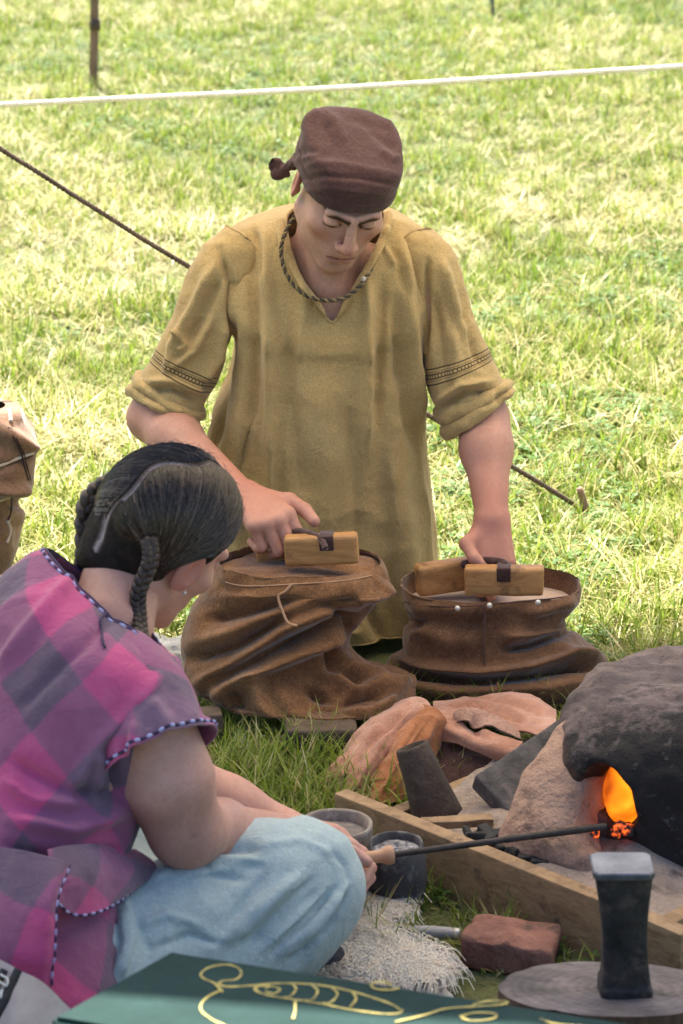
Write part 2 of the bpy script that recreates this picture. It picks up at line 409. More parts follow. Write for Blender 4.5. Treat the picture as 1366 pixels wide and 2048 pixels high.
def scatter(name, pts, rotz, scale, kinds, meshes, label=None, cat=None, tilt=None):
    """one object: tufts instanced on points by geometry nodes"""
    colls = bpy.data.collections.new(name + '_tufts'); obs = []
    for me in meshes:
        o = bpy.data.objects.new(name + '_tuft', me); colls.objects.link(o); obs.append(o)
    me = bpy.data.meshes.new(name); me.vertices.add(len(pts)); me.vertices.foreach_set('co', np.asarray(pts, np.float32).ravel())
    for nm, ty, dat in (('rz', 'FLOAT', rotz), ('sc', 'FLOAT', scale), ('kd', 'INT', kinds)):
        a = me.attributes.new(nm, ty, 'POINT'); a.data.foreach_set('value', dat)
    o = bpy.data.objects.new(name, me); C.objects.link(o)
    ng = bpy.data.node_groups.new(name, 'GeometryNodeTree'); ng.interface.new_socket('Geometry', in_out='INPUT', socket_type='NodeSocketGeometry'); ng.interface.new_socket('Geometry', in_out='OUTPUT', socket_type='NodeSocketGeometry')
    N = ng.nodes; L = ng.links; gi = N.new('NodeGroupInput'); go = N.new('NodeGroupOutput')
    iop = N.new('GeometryNodeInstanceOnPoints'); ci = N.new('GeometryNodeCollectionInfo'); ci.inputs[0].default_value = colls; ci.inputs['Separate Children'].default_value = True; ci.inputs['Reset Children'].default_value = True
    mp = N.new('GeometryNodeMeshToPoints'); L.new(gi.outputs[0], mp.inputs[0]); L.new(mp.outputs[0], iop.inputs['Points'])
    def at(nm, ty):
        n = N.new('GeometryNodeInputNamedAttribute'); n.data_type = ty; n.inputs[0].default_value = nm; return n.outputs[0]
    cx = N.new('ShaderNodeCombineXYZ'); L.new(at('rz', 'FLOAT'), cx.inputs[2]); L.new(cx.outputs[0], iop.inputs['Rotation'])
    L.new(at('sc', 'FLOAT'), iop.inputs['Scale']); L.new(at('kd', 'INT'), iop.inputs['Instance Index']); iop.inputs['Pick Instance'].default_value = True
    L.new(ci.outputs[0], iop.inputs['Instance']); L.new(iop.outputs[0], go.inputs[0])
    mo = o.modifiers.new('scatter', 'NODES'); mo.node_group = ng
    o['kind'] = 'stuff'
    if label: o['label'] = label; o['category'] = cat
    return o
def grass():
    meshes = [tuft('g', i) for i in range(6)] + [tuft('t', 20 + i) for i in range(4)] + [tuft('s', 40 + i) for i in range(4)] + [tuft('c', 60 + i) for i in range(3)]
    # sunlit meadow behind the bellows
    Y = 4.3 + (19 - 4.3) * rng.random(72000) ** 1.35; X = (rng.random(72000) * 2 - 1) * (.2 * Y + 1.0)
    cl = fbm(np.stack([X * 3.2, Y * 3.2, X * 0], -1), 3, 11); pt = fbm(np.stack([X * .9, Y * .9, X * 0 + 4], -1), 3, 21)
    u = rng.random(len(X)); k = np.where(u < .62 + .25 * cl, rng.integers(0, 6, len(X)), np.where(u < .80 + .1 * cl, rng.integers(6, 10, len(X)), rng.integers(10, 14, len(X))))
    k = np.where((pt > .12) & (rng.random(len(X)) < .25), rng.integers(14, 17, len(X)), k); k = np.where((pt < -.05) & (rng.random(len(X)) < .42), rng.integers(10, 14, len(X)), k); k = np.where((k >= 10) & (k < 14) & (Y > 9) & (rng.random(len(X)) < .4), rng.integers(0, 6, len(X)), k)
    sc = .75 + .45 * rng.random(len(X)) + .35 * cl; keep = (rng.random(len(X)) < .86 + .4 * cl)
    keep &= ~((np.abs(X + .03) < .2) & (Y < 4.95) & (Y > 4.0)) ; keep &= Y > 4.3
    a = (X[keep], Y[keep], sc[keep], k[keep])
    # shaded foreground
    n = 9000; Y = 2.6 + 1.9 * rng.random(n); X = (rng.random(n) * 2 - 1) * 1.15
    cl = fbm(np.stack([X * 5, Y * 5, X * 0], -1), 3, 31); u = rng.random(n)
    gx, gy = .02, 3.95
    lush = np.exp(-(((X + .12) / .16) ** 2 + ((Y - 3.93) / .2) ** 2))
    k = np.where(u < .25 + .9 * lush, rng.integers(6, 10, n), np.where(u < .7, rng.integers(0, 6, n), np.where(u < .88, rng.integers(14, 17, n), rng.integers(10, 14, n))))
    bare = (X > .02) & (X < .45) & (Y < 3.62)
    keep = rng.random(n) < np.where(bare, .45 + .9 * cl, .75 + .4 * cl); sc = (.7 + .4 * rng.random(n)) * np.where(bare, .75, 1) + .25 * lush
    skin = ((X + .02) / .3) ** 2 + ((Y - 3.22) / .17) ** 2 < 1
    e = (X - .012 + Y - 3.74) / 1.414; w = (X - .012 - (Y - 3.74)) / 1.414; tray = (e > -.02) & (w > -.02) & (e < .64) & (w < .64)
    fur = (Y > 4.3)
    keep &= ~skin & ~tray & ~fur
    X, Y, sc, k = [np.concatenate([p, q[keep]]) for p, q in zip(a, (X, Y, sc, k))]
    Z = .012 * fbm(np.stack([X * 1.7, Y * 1.7, X * 0], -1), 3, 3) * (Y > 4.9) - .002
    scatter('grass', np.stack([X, Y, Z], -1), rng.random(len(X)) * 6.28, sc, k.astype(int), meshes, 'short sunlit meadow grass mixed with straw and clover', 'grass')
grass()

# ---------------------------------------------------------------- awning overhead, its poles, guy rope and peg
M_canvas = None
def awning():
    t = NT('awning_canvas'); v = t.coord('Object'); col = t.ramp(t.noise(v, 2, 4), [(.3, (.62, .55, .43)), (.7, (.72, .66, .54))])
    t.fin(col, .9, t.bump(t.noise(v, 300, 2), .3, .001)); tr = t.new('BsdfTranslucent'); tr.inputs[0].default_value = (.72, .64, .5, 1)
    mx = t.new('MixShader'); mx.inputs[0].default_value = AWN_TRANS; t.ln(t.b.outputs[0], mx.inputs[1]); t.ln(tr.outputs[0], mx.inputs[2]); t.ln(mx.outputs[0], t.out.inputs[0])
    wood = M_simple('pole_wood', (.16, .10, .06), (.27, .18, .11), 12, .8, stretch=(8, 8, 1))
    H = 2.25; k = 1 / math.tan(SUN_EL); ca, sa = math.cos(SUN_AZ), math.sin(SUN_AZ)
    def over(x, y, z): return np.array((x + (H - z) * k * sa, y + (H - z) * k * ca))     # where the ray from a shadow point meets the canvas
    fl = over(-.263, 2.532, .4); fr = over(.039, 2.486, .4); sl = (fr[1] - fl[1]) / (fr[0] - fl[0])
    b0 = over(0, 4.56, 0)
    U = np.linspace(0, 1, 40); W = np.linspace(-2.7, 2.7, 60); g = []
    for a in U:
        row = []
        for x in W:
            yf = fl[1] + sl * (x - fl[0]); yb = b0[1] + .02 * (x - b0[0]); row.append((x, yf + a * (yb - yf), H - .05 * math.sin(math.pi * a) * (1 + .3 * math.cos(x * 2.3)) ))
        g.append(row)
    g = np.array(g); root = thing('awning', 'pale canvas sun awning stretched overhead on wooden poles', 'awning', (0, 4.4, 0))
    make_mesh('canopy', g.reshape(-1, 3), grid_faces(40, 60, False), t.m, root)
    for x in (-2.62, 2.62):
        for a in (0, .5, 1):
            yf = fl[1] + sl * (x - fl[0]); yb = b0[1] + .02 * (x - b0[0]); y = yf + a * (yb - yf)
            v_, f_ = tube([(x, y, -.02), (x, y, 1.2), (x, y, H + .05)], .028, 10, 8); make_mesh('pole', v_, f_, wood, root)
    return root
AWN_TRANS = .75
awning()
def twist_rope(name, pts, r, cols, label, cat, n=260, pitch=5.0, parent=None, strands=3, wob=0):
    """laid rope: strands winding round the line through pts"""
    c = catmull(pts, n); tg = nrm(np.gradient(c, axis=0)); up = np.array((0, 0, 1.)); a = nrm(np.cross(tg, up)); b = np.cross(tg, a)
    s = np.r_[0, np.cumsum(np.linalg.norm(np.diff(c, axis=0), axis=1))]
    if wob: c = c + wob * np.stack([fbm(np.stack([s * 9, s * 0 + q * 7.7, s * 0], -1), 2, q) for q in range(3)], -1)
    root = None; objs = []
    for k in range(strands):
        ph = s / (r * 2 * pitch) * 2 * math.pi + k * 2 * math.pi / strands
        pp = c + .5 * r * (np.cos(ph)[:, None] * a + np.sin(ph)[:, None] * b)
        objs.append((tube(pp, r * .62, 6), cols[k % len(cols)]))
    return objs
def rope_thing(name, pts, r, mats, label, cat, **k):
    st = twist_rope(name, pts, r, mats, label, cat, **k)
    v, f = join([q[0] for q in st]); o = make_mesh(name, v, f, mats[0]); tag(o, label, cat); return o
M_ropew = M_simple('white_rope', (.62, .58, .5), (.78, .75, .68), 60, .85, 300, .5)
M_roped = M_simple('dark_rope', (.05, .035, .026), (.12, .085, .06), 90, .9, 300, .6)
pl = P(-900, 262, 6.6); pr = P(2300, 80, 7.2)
rope_thing('fence_rope', [pl, P(0, 210, 6.78), P(683, 176, 6.88), P(1366, 133, 6.98), pr], .0075, [M_ropew], 'taut white rope stretched across the meadow', 'rope', n=500, pitch=2.2)
for e in (pl, pr):
    v, f = box((e[0], e[1], e[2] / 2 - .02), (.04, .04, e[2] + .12), None, .1)
    M_stk = M_simple('stake_wood', (.15, .09, .06), (.26, .17, .12), 10, .85, stretch=(6, 6, 1)) if e is pl else M_stk
    o = make_mesh('fence_stake', v, f, M_stk, smooth=False); tag(o, 'brown wooden stake holding up an end of the white rope', 'stake', 'rope stakes')
# stake in the meadow behind the rope
b0 = G(187, 178); b1 = P(192, -160, b0[1] - .02); ax = nrm(b1 - b0)
v, f = box((0, 0, 0), (.032, .03, np.linalg.norm(b1 - b0) + .1), None, .12, 3, .003); v = v @ basis_z(ax).T + (b0 + b1) / 2
st = thing('fence_stake', 'brown square wooden stake leaning slightly in the meadow beyond the white rope', 'stake', b0); make_mesh('post', v, f, M_stk, st)
kn = P(190, 50, b0[1] - .02); v, f = tube([kn + (-.02, 0, 0), kn + (.02, 0, 0)], .022, 10); make_mesh('rope_band', v * 1.0, f, M_roped, st)
b0 = G(984, 34); b1 = P(983, -120, b0[1]); v, f = tube([b0 - (0, 0, .03), (b0 + b1) / 2, b1], .011, 8, 6); o = make_mesh('thin_stake', v, f, M_simple('grey_iron', (.12, .12, .13), (.2, .2, .2), 20, .6)); tag(o, 'thin grey iron stake far out in the meadow', 'stake')
# dark guy rope
peg = G(1172, 1022, .01); q = P(0, 270, 5.15); top = peg + (q - peg) * ((2.2 - peg[2]) / (q[2] - peg[2]))
mid = [peg + (top - peg) * s for s in (0, .1, .2, .35, .55, .8, 1)]
for s_, m_ in zip((0, .1, .2, .35, .55, .8, 1), mid): m_[2] -= .03 * math.sin(math.pi * s_)
rope_thing('guy_rope', mid, .0055, [M_roped], 'dark brown guy rope running down behind the kneeling man to a peg', 'rope', n=420, pitch=2.4, wob=.002)
v, f = tube([peg + (-.015, .0, .05), peg + (0, 0, 0), peg + (.03, 0, -.12)], [.007, .008, .004], 8, 8); o = make_mesh('tent_peg', v, f, M_stk); tag(o, 'small wooden tent peg at the foot of the dark guy rope', 'peg')
v, f = tube([top - (0, 0, top[2]) - (0, 0, .02), top + (0, 0, .1)], .028, 10, 6); o = make_mesh('guy_pole', v, f, M_stk); tag(o, 'tall wooden pole carrying the upper end of the guy rope', 'pole')
# ================================================================ objects round the forge
def suede(name, c1, c2, c3, s=7, s3=16, bs=220, grain=.75):
    t = NT(name); v = t.coord('Object'); n = t.noise(v, s, 6, .65, .4)
    col = t.ramp(n, [(.3, c1), (.5, c2), (.72, c3)])
    col = t.mix(t.ramp(t.noise(v, s3, 4, .7), [(.55, (0, 0, 0)), (.75, (.7, .7, .7))]), col, c1)
    f = t.noise(v, 330, 3, .7); col = t.mix(t.ramp(f, [(.4, (0, 0, 0)), (.75, (grain,) * 3)]), col, tuple(x * .45 for x in c1)); col = t.mix(t.ramp(t.noise(v, 210, 3, .7), [(.55, (0, 0, 0)), (.8, (.5, .5, .5))]), col, tuple(min(1, x * 1.3) for x in c3))
    b = t.bump(t.noise(v, bs, 4, .7), .35, .0015); b = t.bump(t.noise(v, 38, 5, .65, .6), .5, .006, b)
    return t.fin(col, .88, b, Sheen_Weight=.3, Sheen_Roughness=.4, Specular_IOR_Level=.25)
M_suede = suede('brown_suede', (.09, .04, .017), (.215, .1, .042), (.34, .18, .085))
M_suede2 = suede('dark_brown_suede', (.085, .042, .024), (.175, .086, .043), (.27, .148, .08))
M_pinkleather = suede('pink_leather', (.26, .115, .075), (.43, .215, .15), (.56, .33, .25), 12, 30, 220, .25)
M_orangeleather = suede('orange_leather', (.2, .07, .025), (.38, .15, .065), (.5, .24, .13), 10, 26, 220, .3)
M_pinkpale = suede('pale_pink_leather', (.3, .16, .12), (.45, .27, .21), (.55, .36, .29), 14, 40)
M_lace = M_simple('leather_lace', (.3, .16, .09), (.42, .25, .15), 40, .7)
def wood(name, c1, c2, c3=None, stretch=(1, 1, 1), rough=.6, scale=9):
    t = NT(name); v = t.scalev(t.coord('Object'), stretch); n = t.noise(v, scale, 6, .6, 1.2)
    col = t.ramp(n, [(.3, c1), (.55, c2), (.75, tuple(min(1, x * 1.25) for x in c2))])
    if c3: col = t.mix(t.ramp(t.noise(t.coord('Object'), 17, 4, .7), [(.56, (0, 0, 0)), (.7, (1, 1, 1))]), col, c3)
    col = t.mix(t.math('MULTIPLY', t.noise(v, 60, 3, .6), .4), col, tuple(x * .5 for x in c1))
    return t.fin(col, rough, t.bump(t.noise(v, 70, 4, .6), .4, .002))
M_honey = wood('honey_wood', (.3, .13, .04), (.5, .255, .09), (.12, .055, .025), (1, 6, 6), .55)
M_darkwood = wood('dark_wood', (.055, .035, .025), (.12, .08, .058), None, (2, 2, 7), .8)
M_plank = wood('tray_plank', (.22, .13, .065), (.38, .245, .135), (.06, .045, .035), (3, 3, 9), .75)
M_plankgrey = wood('weathered_board', (.16, .11, .08), (.28, .2, .15), None, (2, 8, 8), .85)
M_stud = M_simple('stud_metal', (.5, .48, .45), (.6, .58, .55), 30, .4, Metallic=.5)

# ---- left bellows (raised)
FL = [([(385, 1290), (470, 1265), (600, 1215), (740, 1150)], 15, 9), ([(395, 1370), (470, 1330), (560, 1265), (700, 1205), (755, 1165)], 13, 13), ([(420, 1400), (520, 1345), (640, 1285), (700, 1250)], 14, 14),
      ([(380, 1320), (480, 1290), (570, 1235)], 11, -12), ([(420, 1365), (530, 1305), (640, 1255), (690, 1225)], 10, -13), ([(430, 1200), (560, 1190), (720, 1165)], 16, 6), ([(660, 1215), (700, 1235), (690, 1270)], 11, -14),
      ([(690, 1190), (745, 1180), (760, 1160)], 16, 12), ([(650, 1330), (700, 1390), (790, 1385), (830, 1372)], 17, 14), ([(640, 1400), (720, 1440), (800, 1410)], 15, 13), ([(610, 1380), (680, 1420), (760, 1400)], 11, -12),
      ([(560, 1380), (580, 1430), (660, 1460), (740, 1440)], 16, 9), ([(675, 1300), (690, 1340), (770, 1375)], 13, 12), ([(500, 1350), (520, 1410), (560, 1450)], 14, 9), ([(470, 1370), (480, 1430), (520, 1470)], 12, -9), ([(660, 1290), (660, 1340), (720, 1385)], 11, -12),
      ([(385, 1400), (430, 1440), (440, 1480)], 22, -16), ([(420, 1240), (500, 1225), (590, 1195)], 10, -7)]
rows = [(1122, 438, 758), (1136, 432, 768), (1160, 425, 766), (1185, 412, 755), (1220, 385, 735), (1260, 372, 705), (1300, 368, 700), (1340, 370, 735), (1375, 376, 800), (1400, 386, 832), (1430, 400, 800), (1462, 420, 720), (1484, 445, 640)]
Yl = [4.27, 4.27, 4.27, 4.265, 4.26, 4.255, 4.25, 4.24, 4.23, 4.22, 4.215, 4.21, 4.21]; ryl = [.085, .09, .092, .098, .105, .11, .115, .125, .13, .13, .125, .115, .1]
g = loft_rows(rows, Yl, ryl, 220, 200); g = displace(g, True, FL, .004, 12, 1, .003, 22); g[:, :, 2] = np.maximum(g[:, :, 2], .072)
g[0, :, 2] += .006 * fbm(np.stack([np.arange(220) * .13, np.zeros(220), np.zeros(220)], -1), 2, 4)
bl = thing('bellows', 'tall brown suede bag bellows pulled open, with honey coloured boards in its mouth', 'bellows', (-.08, 4.24, .072), 'pair of bag bellows')
bag = make_mesh('bag', g.reshape(-1, 3), grid_faces(200, 220, True)[:, ::-1], M_suede, bl)
sm = bag.modifiers.new('thick', 'SOLIDIFY'); sm.thickness = .003; sm.offset = -1
v, f = lathe([(.0, 0), (.09, 0), (.1, 0)], (-.08, 4.24, .08), 30); v[:, 0] = -.075 + (v[:, 0] + .08) * 1.5; make_mesh('base', v, f, M_suede2, bl)
glb = g.reshape(-1, 3).copy()
def near_surface(gp, pts, lift=.002):    # nearest visible point of a surface under each photograph pixel
    sx, sy = proj(gp); dep = gp[:, 1] * cp - (gp[:, 2] - CAMZ) * sp; out = []
    for x, y in pts:
        d = (sx - x) ** 2 + (sy - y) ** 2; m = d < max(36, d.min() * 1.5); i = np.nonzero(m)[0][np.argmin(dep[m])]; out.append(gp[i] + lift * nrm(np.array((0, 0, CAMZ)) - gp[i]))
    return np.array(out)
def rim_tube(pix, Y, r, mat, parent, name, n=80, off=0):
    v, f = tube([P(x, y, yy) for (x, y), yy in zip(pix, Y)], r, 8, n); return make_mesh(name, v, f, mat, parent)
def board(parent, c, s, rot, strap=None):
    v, f = box(c, s, rot, .22, 5, .0012); o = make_mesh('board', v, f, M_honey, parent)
    if strap is not None:
        v, f = box(np.asarray(c) + np.asarray(rot) @ np.array((strap, 0, 0)), (.024, s[1] + .004, s[2] * .5), rot, .1); v = v + np.asarray(rot) @ np.array((0, 0, s[2] * .28)); v2 = v; make_mesh('strap', v2, f, M_strap, o)
    return o
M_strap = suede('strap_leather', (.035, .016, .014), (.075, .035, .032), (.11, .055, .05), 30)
q = P(600, 1118, 4.27); v, f = lathe([(0, .004), (.05, .004), (.085, .0), (.092, -.004)], (0, 0, 0), 60, .006, 3); v[:, 0] *= 1.5; make_mesh('inner_skin', v + q + (0, 0, -.014), f, M_suede, bl)
board(bl, P(643, 1098, 4.235), (.122, .03, .05), rotm(0, -4, -4), .01)
board(bl, P(590, 1112, 4.31), (.13, .026, .04), rotm(0, -2, 8))
v, f = tube([P(540, 1090, 4.28), P(572, 1070, 4.27), P(605, 1066, 4.255), P(640, 1072, 4.24), P(652, 1086, 4.225)], .005, 8, 24); v[:, 1] = (v[:, 1] - 4.25) * 2.2 + 4.25; make_mesh('handle_strap', v, f, M_strap, bl)
v, f = tube(near_surface(glb, [(446, 1166), (480, 1166), (520, 1167), (560, 1165), (600, 1163), (640, 1160), (680, 1157), (715, 1152), (745, 1146)], .0005), .0014, 6, 60); make_mesh('seam_lace', v, f, M_lace, bl)
v, f = tube(near_surface(glb, [(585, 1163), (570, 1178), (560, 1198), (564, 1222), (578, 1240), (594, 1248)], .002), .0024, 8, 40); make_mesh('lace_end', v, f, M_lace, bl)
for x, y in ((668, 1447), (694, 1438), (720, 1434), (742, 1440)):
    p = G(x, y, .1); v, f = lathe([(.0, .002), (.003, .0015), (.004, 0)], P(x, y, 4.09), 10, axis=(0, -1, .3)); make_mesh('stud', v, f, M_stud, bl)
# ---- right bellows (pressed down)
FR = [([(800, 1230), (830, 1250), (850, 1246)], 9, -12), ([(1010, 1300), (1060, 1290), (1110, 1272), (1150, 1250)], 8, -12), ([(1000, 1275), (1060, 1270), (1130, 1248)], 14, 8), ([(960, 1190), (966, 1260), (972, 1340)], 5, 2.5), ([(820, 1250), (900, 1280), (960, 1285)], 22, 5),
      ([(780, 1335), (850, 1352), (960, 1362), (1060, 1352), (1140, 1335), (1210, 1335)], 8, -16), ([(780, 1318), (850, 1335), (960, 1345), (1060, 1335), (1140, 1315), (1205, 1318)], 10, 10), ([(1050, 1225), (1100, 1215), (1150, 1200)], 12, 6), ([(815, 1215), (900, 1222), (1000, 1218)], 14, 4),
      ([(800, 1372), (900, 1385), (1000, 1384), (1100, 1378), (1180, 1360)], 14, 6), ([(1100, 1290), (1150, 1310), (1200, 1330)], 14, 5)]
rows = [(1166, 802, 1160), (1182, 803, 1160), (1205, 810, 1150), (1225, 815, 1128), (1250, 812, 1128), (1280, 808, 1160), (1310, 806, 1195), (1330, 775, 1216), (1348, 770, 1215), (1364, 790, 1185), (1385, 800, 1160), (1404, 820, 1125)]
g = loft_rows(rows, [4.40, 4.40, 4.40, 4.395, 4.39, 4.385, 4.38, 4.375, 4.37, 4.37, 4.365, 4.365], [.098, .1, .1, .097, .1, .105, .11, .116, .118, .112, .11, .105], 220, 160); g = displace(g, True, FR, .003, 12, 2, .002, 25); g[:, :, 2] = np.maximum(g[:, :, 2], .0)
g[0, :, 2] += .004 * fbm(np.stack([np.arange(220) * .1, np.zeros(220), np.zeros(220)], -1), 2, 9)
br = thing('bellows', 'low dark brown bag bellows with a row of pale studs under its rim', 'bellows', (.255, 4.37, 0), 'pair of bag bellows')
bag = make_mesh('bag', g.reshape(-1, 3), grid_faces(160, 220, True)[:, ::-1], M_suede2, br); sm = bag.modifiers.new('thick', 'SOLIDIFY'); sm.thickness = .003; sm.offset = -1
inner = P(985, 1190, 4.40); v, f = lathe([(0, 0), (.08, 0), (.095, 0)], (0, 0, 0), 40); v[:, 0] *= 1.58; v = v + inner + (0, 0, -.012); make_mesh('inner_skin', v, f, M_simple('pale_leather', (.42, .3, .24), (.52, .4, .33), 14, .9), br)
board(br, P(1008, 1160, 4.335), (.134, .03, .05), rotm(0, -1.5, -5), .0)
board(br, P(905, 1150, 4.42), (.13, .034, .055), rotm(0, -3, 16))
v, f = tube([P(925, 1130, 4.40), P(960, 1122, 4.385), P(1000, 1124, 4.36), P(1011, 1132, 4.345)], .0075, 8, 20); make_mesh('handle_strap', v, f, M_strap, br)
for x, y, yy in ((915, 1217, 4.288), (979, 1211, 4.284), (1076, 1205, 4.29)):
    v, f = lathe([(.0, .0025), (.0035, .002), (.0048, 0)], P(x, y, yy), 12, axis=(0, -1, .3)); make_mesh('stud', v, f, M_stud, br)
rim_tube([(808, 1204), (870, 1213), (940, 1212), (1010, 1206), (1080, 1200), (1140, 1192)], [4.36, 4.306, 4.291, 4.291, 4.305, 4.345], .0013, M_strap, br, 'seam')
rim_tube([(970, 1214), (968, 1260), (967, 1300), (972, 1345)], [4.29, 4.286, 4.279, 4.268], .0014, M_strap, br, 'seam')
rim_tube([(994, 1364), (996, 1380), (996, 1398)], [4.26, 4.256, 4.255], .0016, M_orangeleather, br, 'seam')
# ---- bench under the left bellows
bn = thing('bellows_stand', 'dark weathered wooden stand of post, rail and block under the raised bellows', 'wooden stand', (-.16, 4.1, 0))
v, f = box(G(640, 1500, .035) + (0, .04, 0), (.115, .1, .076), rotm(0, 0, 3), .08, 2, .002); make_mesh('block', v, f, M_darkwood, bn)
a = P(440, 1556, 4.06); b = P(645, 1526, 4.08); v, f = box((a + b) / 2, (np.linalg.norm(b - a) + .03, .05, .032), basis(b - a), .1, 3, .002); make_mesh('rail', v, f, M_plankgrey, bn)
v, f = box(P(424, 1500, 4.1) + (0, 0, -.03), (.04, .045, .2), rotm(0, -2, 10), .1, 4, .002); make_mesh('post', v, f, M_darkwood, bn)
# ---- pale stones / wool behind the bellows
M_wool = M_simple('white_wool', (.62, .6, .56), (.78, .76, .73), 30, .95, 120, .8, .006, Sheen_Weight=.4)
def wool_heap(c, r, seed, label):
    th = np.arange(60) * 2 * math.pi / 60; ph = np.linspace(.0, math.pi / 2 + .5, 34)
    d = np.array([[(math.sin(q) * math.cos(t), math.sin(q) * math.sin(t), math.cos(q)) for t in th] for q in ph])
    g = d * np.array(r) * (1 + .28 * fbm(d * 3.2 + seed, 3, seed)[..., None] + .1 * (1 - np.abs(fbm(d * 9 + seed, 2, seed + 3)) * 2)[..., None]) + np.array(c)
    o = make_mesh('wool_heap', g.reshape(-1, 3), grid_faces(34, 60, True), M_wool); tag(o, label, 'wool'); return o
wool_heap(G(335, 1352) + (0, .02, .0), (.1, .08, .06), 3, 'white fleecy wool bundle lying between the tall bellows and the seated woman')
wool_heap(G(505, 1500, .0), (.07, .05, .03), 8, 'small white wool lump lying under the edge of the tall bellows')
# ---- leather sack standing in the grass at the left
FS = [([(-40, 850), (30, 880), (75, 905)], 14, 9), ([(-40, 950), (20, 930), (75, 905)], 8, -4), ([(-40, 975), (20, 985), (60, 975)], 12, 9), ([(0, 1000), (60, 1010)], 9, -12), ([(20, 1040), (45, 1060), (40, 1100)], 14, -6)]
rows = [(812, -60, 10), (817, -150, 40), (840, -175, 52), (866, -185, 68), (900, -190, 71), (940, -190, 69), (975, -185, 62), (1000, -180, 40), (1040, -178, 46), (1080, -176, 42), (1120, -170, 26), (1160, -165, 10), (1200, -160, 0)]
g = loft_rows(rows, 4.84, [.03, .06, .09, .1, .11, .11, .11, .1, .1, .1, .1, .1, .1], 160, 140); g = displace(g, True, FS, .004, 12, 6, .002, 20)
M_sackl = suede('tan_suede', (.14, .075, .045), (.26, .15, .095), (.36, .22, .15), 9, 22)
sk = thing('leather_sack', 'tan suede leather sack with raised dark stitched seams standing in the grass', 'sack', (G(-60, 1200)[0], 4.84, 0))
make_mesh('sack_body', g.reshape(-1, 3), grid_faces(140, 160, True)[:, ::-1], M_sackl, sk)
M_pale = M_simple('pale_piping', (.5, .4, .34), (.62, .52, .45), 40, .8)
gp = g.reshape(-1, 3); sx, sy_ = proj(gp); gn = -grid_normals(g, True).reshape(-1, 3); front = (gn * nrm(gp - np.array((0, 0, CAMZ)))).sum(1) < .15
def on_surface(gp, sx, sy, ok, pts, lift=.002):
    out = []
    for x, y in pts:
        d = (sx - x) ** 2 + (sy - y) ** 2 + np.where(ok, 0, 1e9); i = int(np.argmin(d)); out.append(gp[i] + lift * nrm(np.array((0, 0, CAMZ)) - gp[i]))
    return np.array(out)
for pts, r, m in (([(-30, 935), (0, 930), (30, 918), (66, 904)], .0035, M_pale), ([(-30, 940), (0, 935), (30, 924), (66, 911)], .002, M_strap), ([(17, 855), (28, 880), (42, 908), (50, 935), (58, 962)], .002, M_strap), ([(22, 855), (33, 880), (47, 908), (55, 935), (62, 960)], .0015, M_strap),
                  ([(19, 820), (22, 843)], .004, M_pale), ([(-20, 1004), (0, 1000), (22, 993)], .004, M_pale), ([(24, 996), (22, 1020), (16, 1040)], .002, M_strap), ([(14, 1040), (20, 1060), (15, 1085)], .003, M_pale)):
    v, f = tube(on_surface(gp, sx, sy_, front, pts), r, 6, 20); make_mesh('seam', v, f, m, sk)

# ---- pink leather hides over the air pipes
def hide(rows3, folds, mat, name, label, nu=90, nv=80, thick=.003, noise=.003, seed=0, parent=None, part=None):
    """sheet through rows of points"""
    g = np.array([catmull([P(*p) for p in r], nu) for r in rows3]); g = np.stack([catmull(list(g[:, j]), nv) for j in range(nu)], 1)
    n = grid_normals(g, False); cam_ = nrm(np.array((0, 0, CAMZ)) - g); s = np.sign((n * cam_).sum(-1, keepdims=True)); s[s == 0] = 1
    d = ridge_disp(g, folds) + 1.6 * noise * fbm(g * 16, 3, seed) + noise * 1.2 * (1 - 2 * np.abs(fbm(g * 22, 2, seed + 2)))
    g = g + n * s * d[..., None]; g[..., 2] = np.maximum(g[..., 2], .004)
    f = grid_faces(nv, nu, False)
    if (s.mean() < 0): f = f[:, ::-1]
    o = make_mesh(part or name, g.reshape(-1, 3), f, mat, parent); sm = o.modifiers.new('thick', 'SOLIDIFY'); sm.thickness = thick; sm.offset = -1
    if label: tag(o, label, 'leather')
    return o
lh = thing('leather_hide', 'pink leather hide draped from the tall bellows over the air pipe', 'leather', G(700, 1600))
hide([[(790, 1408, 4.12), (822, 1394, 4.10), (850, 1398, 4.07), (862, 1412, 4.04)],
      [(738, 1440, 4.06), (772, 1428, 4.045), (815, 1428, 4.03), (846, 1440, 4.01)],
      [(690, 1490, 4.01), (722, 1484, 3.985), (768, 1488, 3.965), (798, 1500, 3.96)],
      [(642, 1555, 3.95), (674, 1550, 3.925), (718, 1552, 3.905), (748, 1560, 3.91)],
      [(600, 1592, 3.95), (630, 1600, 3.91), (668, 1614, 3.88), (700, 1612, 3.88)]], [([(820, 1402), (730, 1470), (620, 1592)], 7, 6), ([(835, 1405), (740, 1490), (650, 1600)], 6, -6), ([(845, 1408), (770, 1480), (690, 1605)], 6, 6), ([(855, 1415), (790, 1490), (720, 1590)], 6, -6), ([(700, 1500), (660, 1530)], 5, -5), ([(760, 1450), (720, 1500)], 5, 5)], M_pinkleather, 'hide', None, seed=2, parent=lh, part='outer_flap')
hide([[(846, 1412, 4.05), (872, 1420, 4.03), (890, 1440, 4.02), (884, 1462, 4.03)],
      [(800, 1450, 4.02), (830, 1455, 3.98), (866, 1470, 3.99), (876, 1500, 4.0)],
      [(752, 1530, 3.95), (786, 1530, 3.91), (820, 1535, 3.93), (845, 1545, 3.95)],
      [(712, 1600, 3.89), (742, 1606, 3.86), (780, 1606, 3.87), (806, 1600, 3.9)]], [([(850, 1430), (800, 1510), (740, 1590)], 8, -7), ([(870, 1440), (830, 1510), (780, 1590)], 7, 7), ([(860, 1440), (815, 1515), (765, 1595)], 6, -6)], M_orangeleather, 'hide', None, seed=5, parent=lh, part='inner_flap')
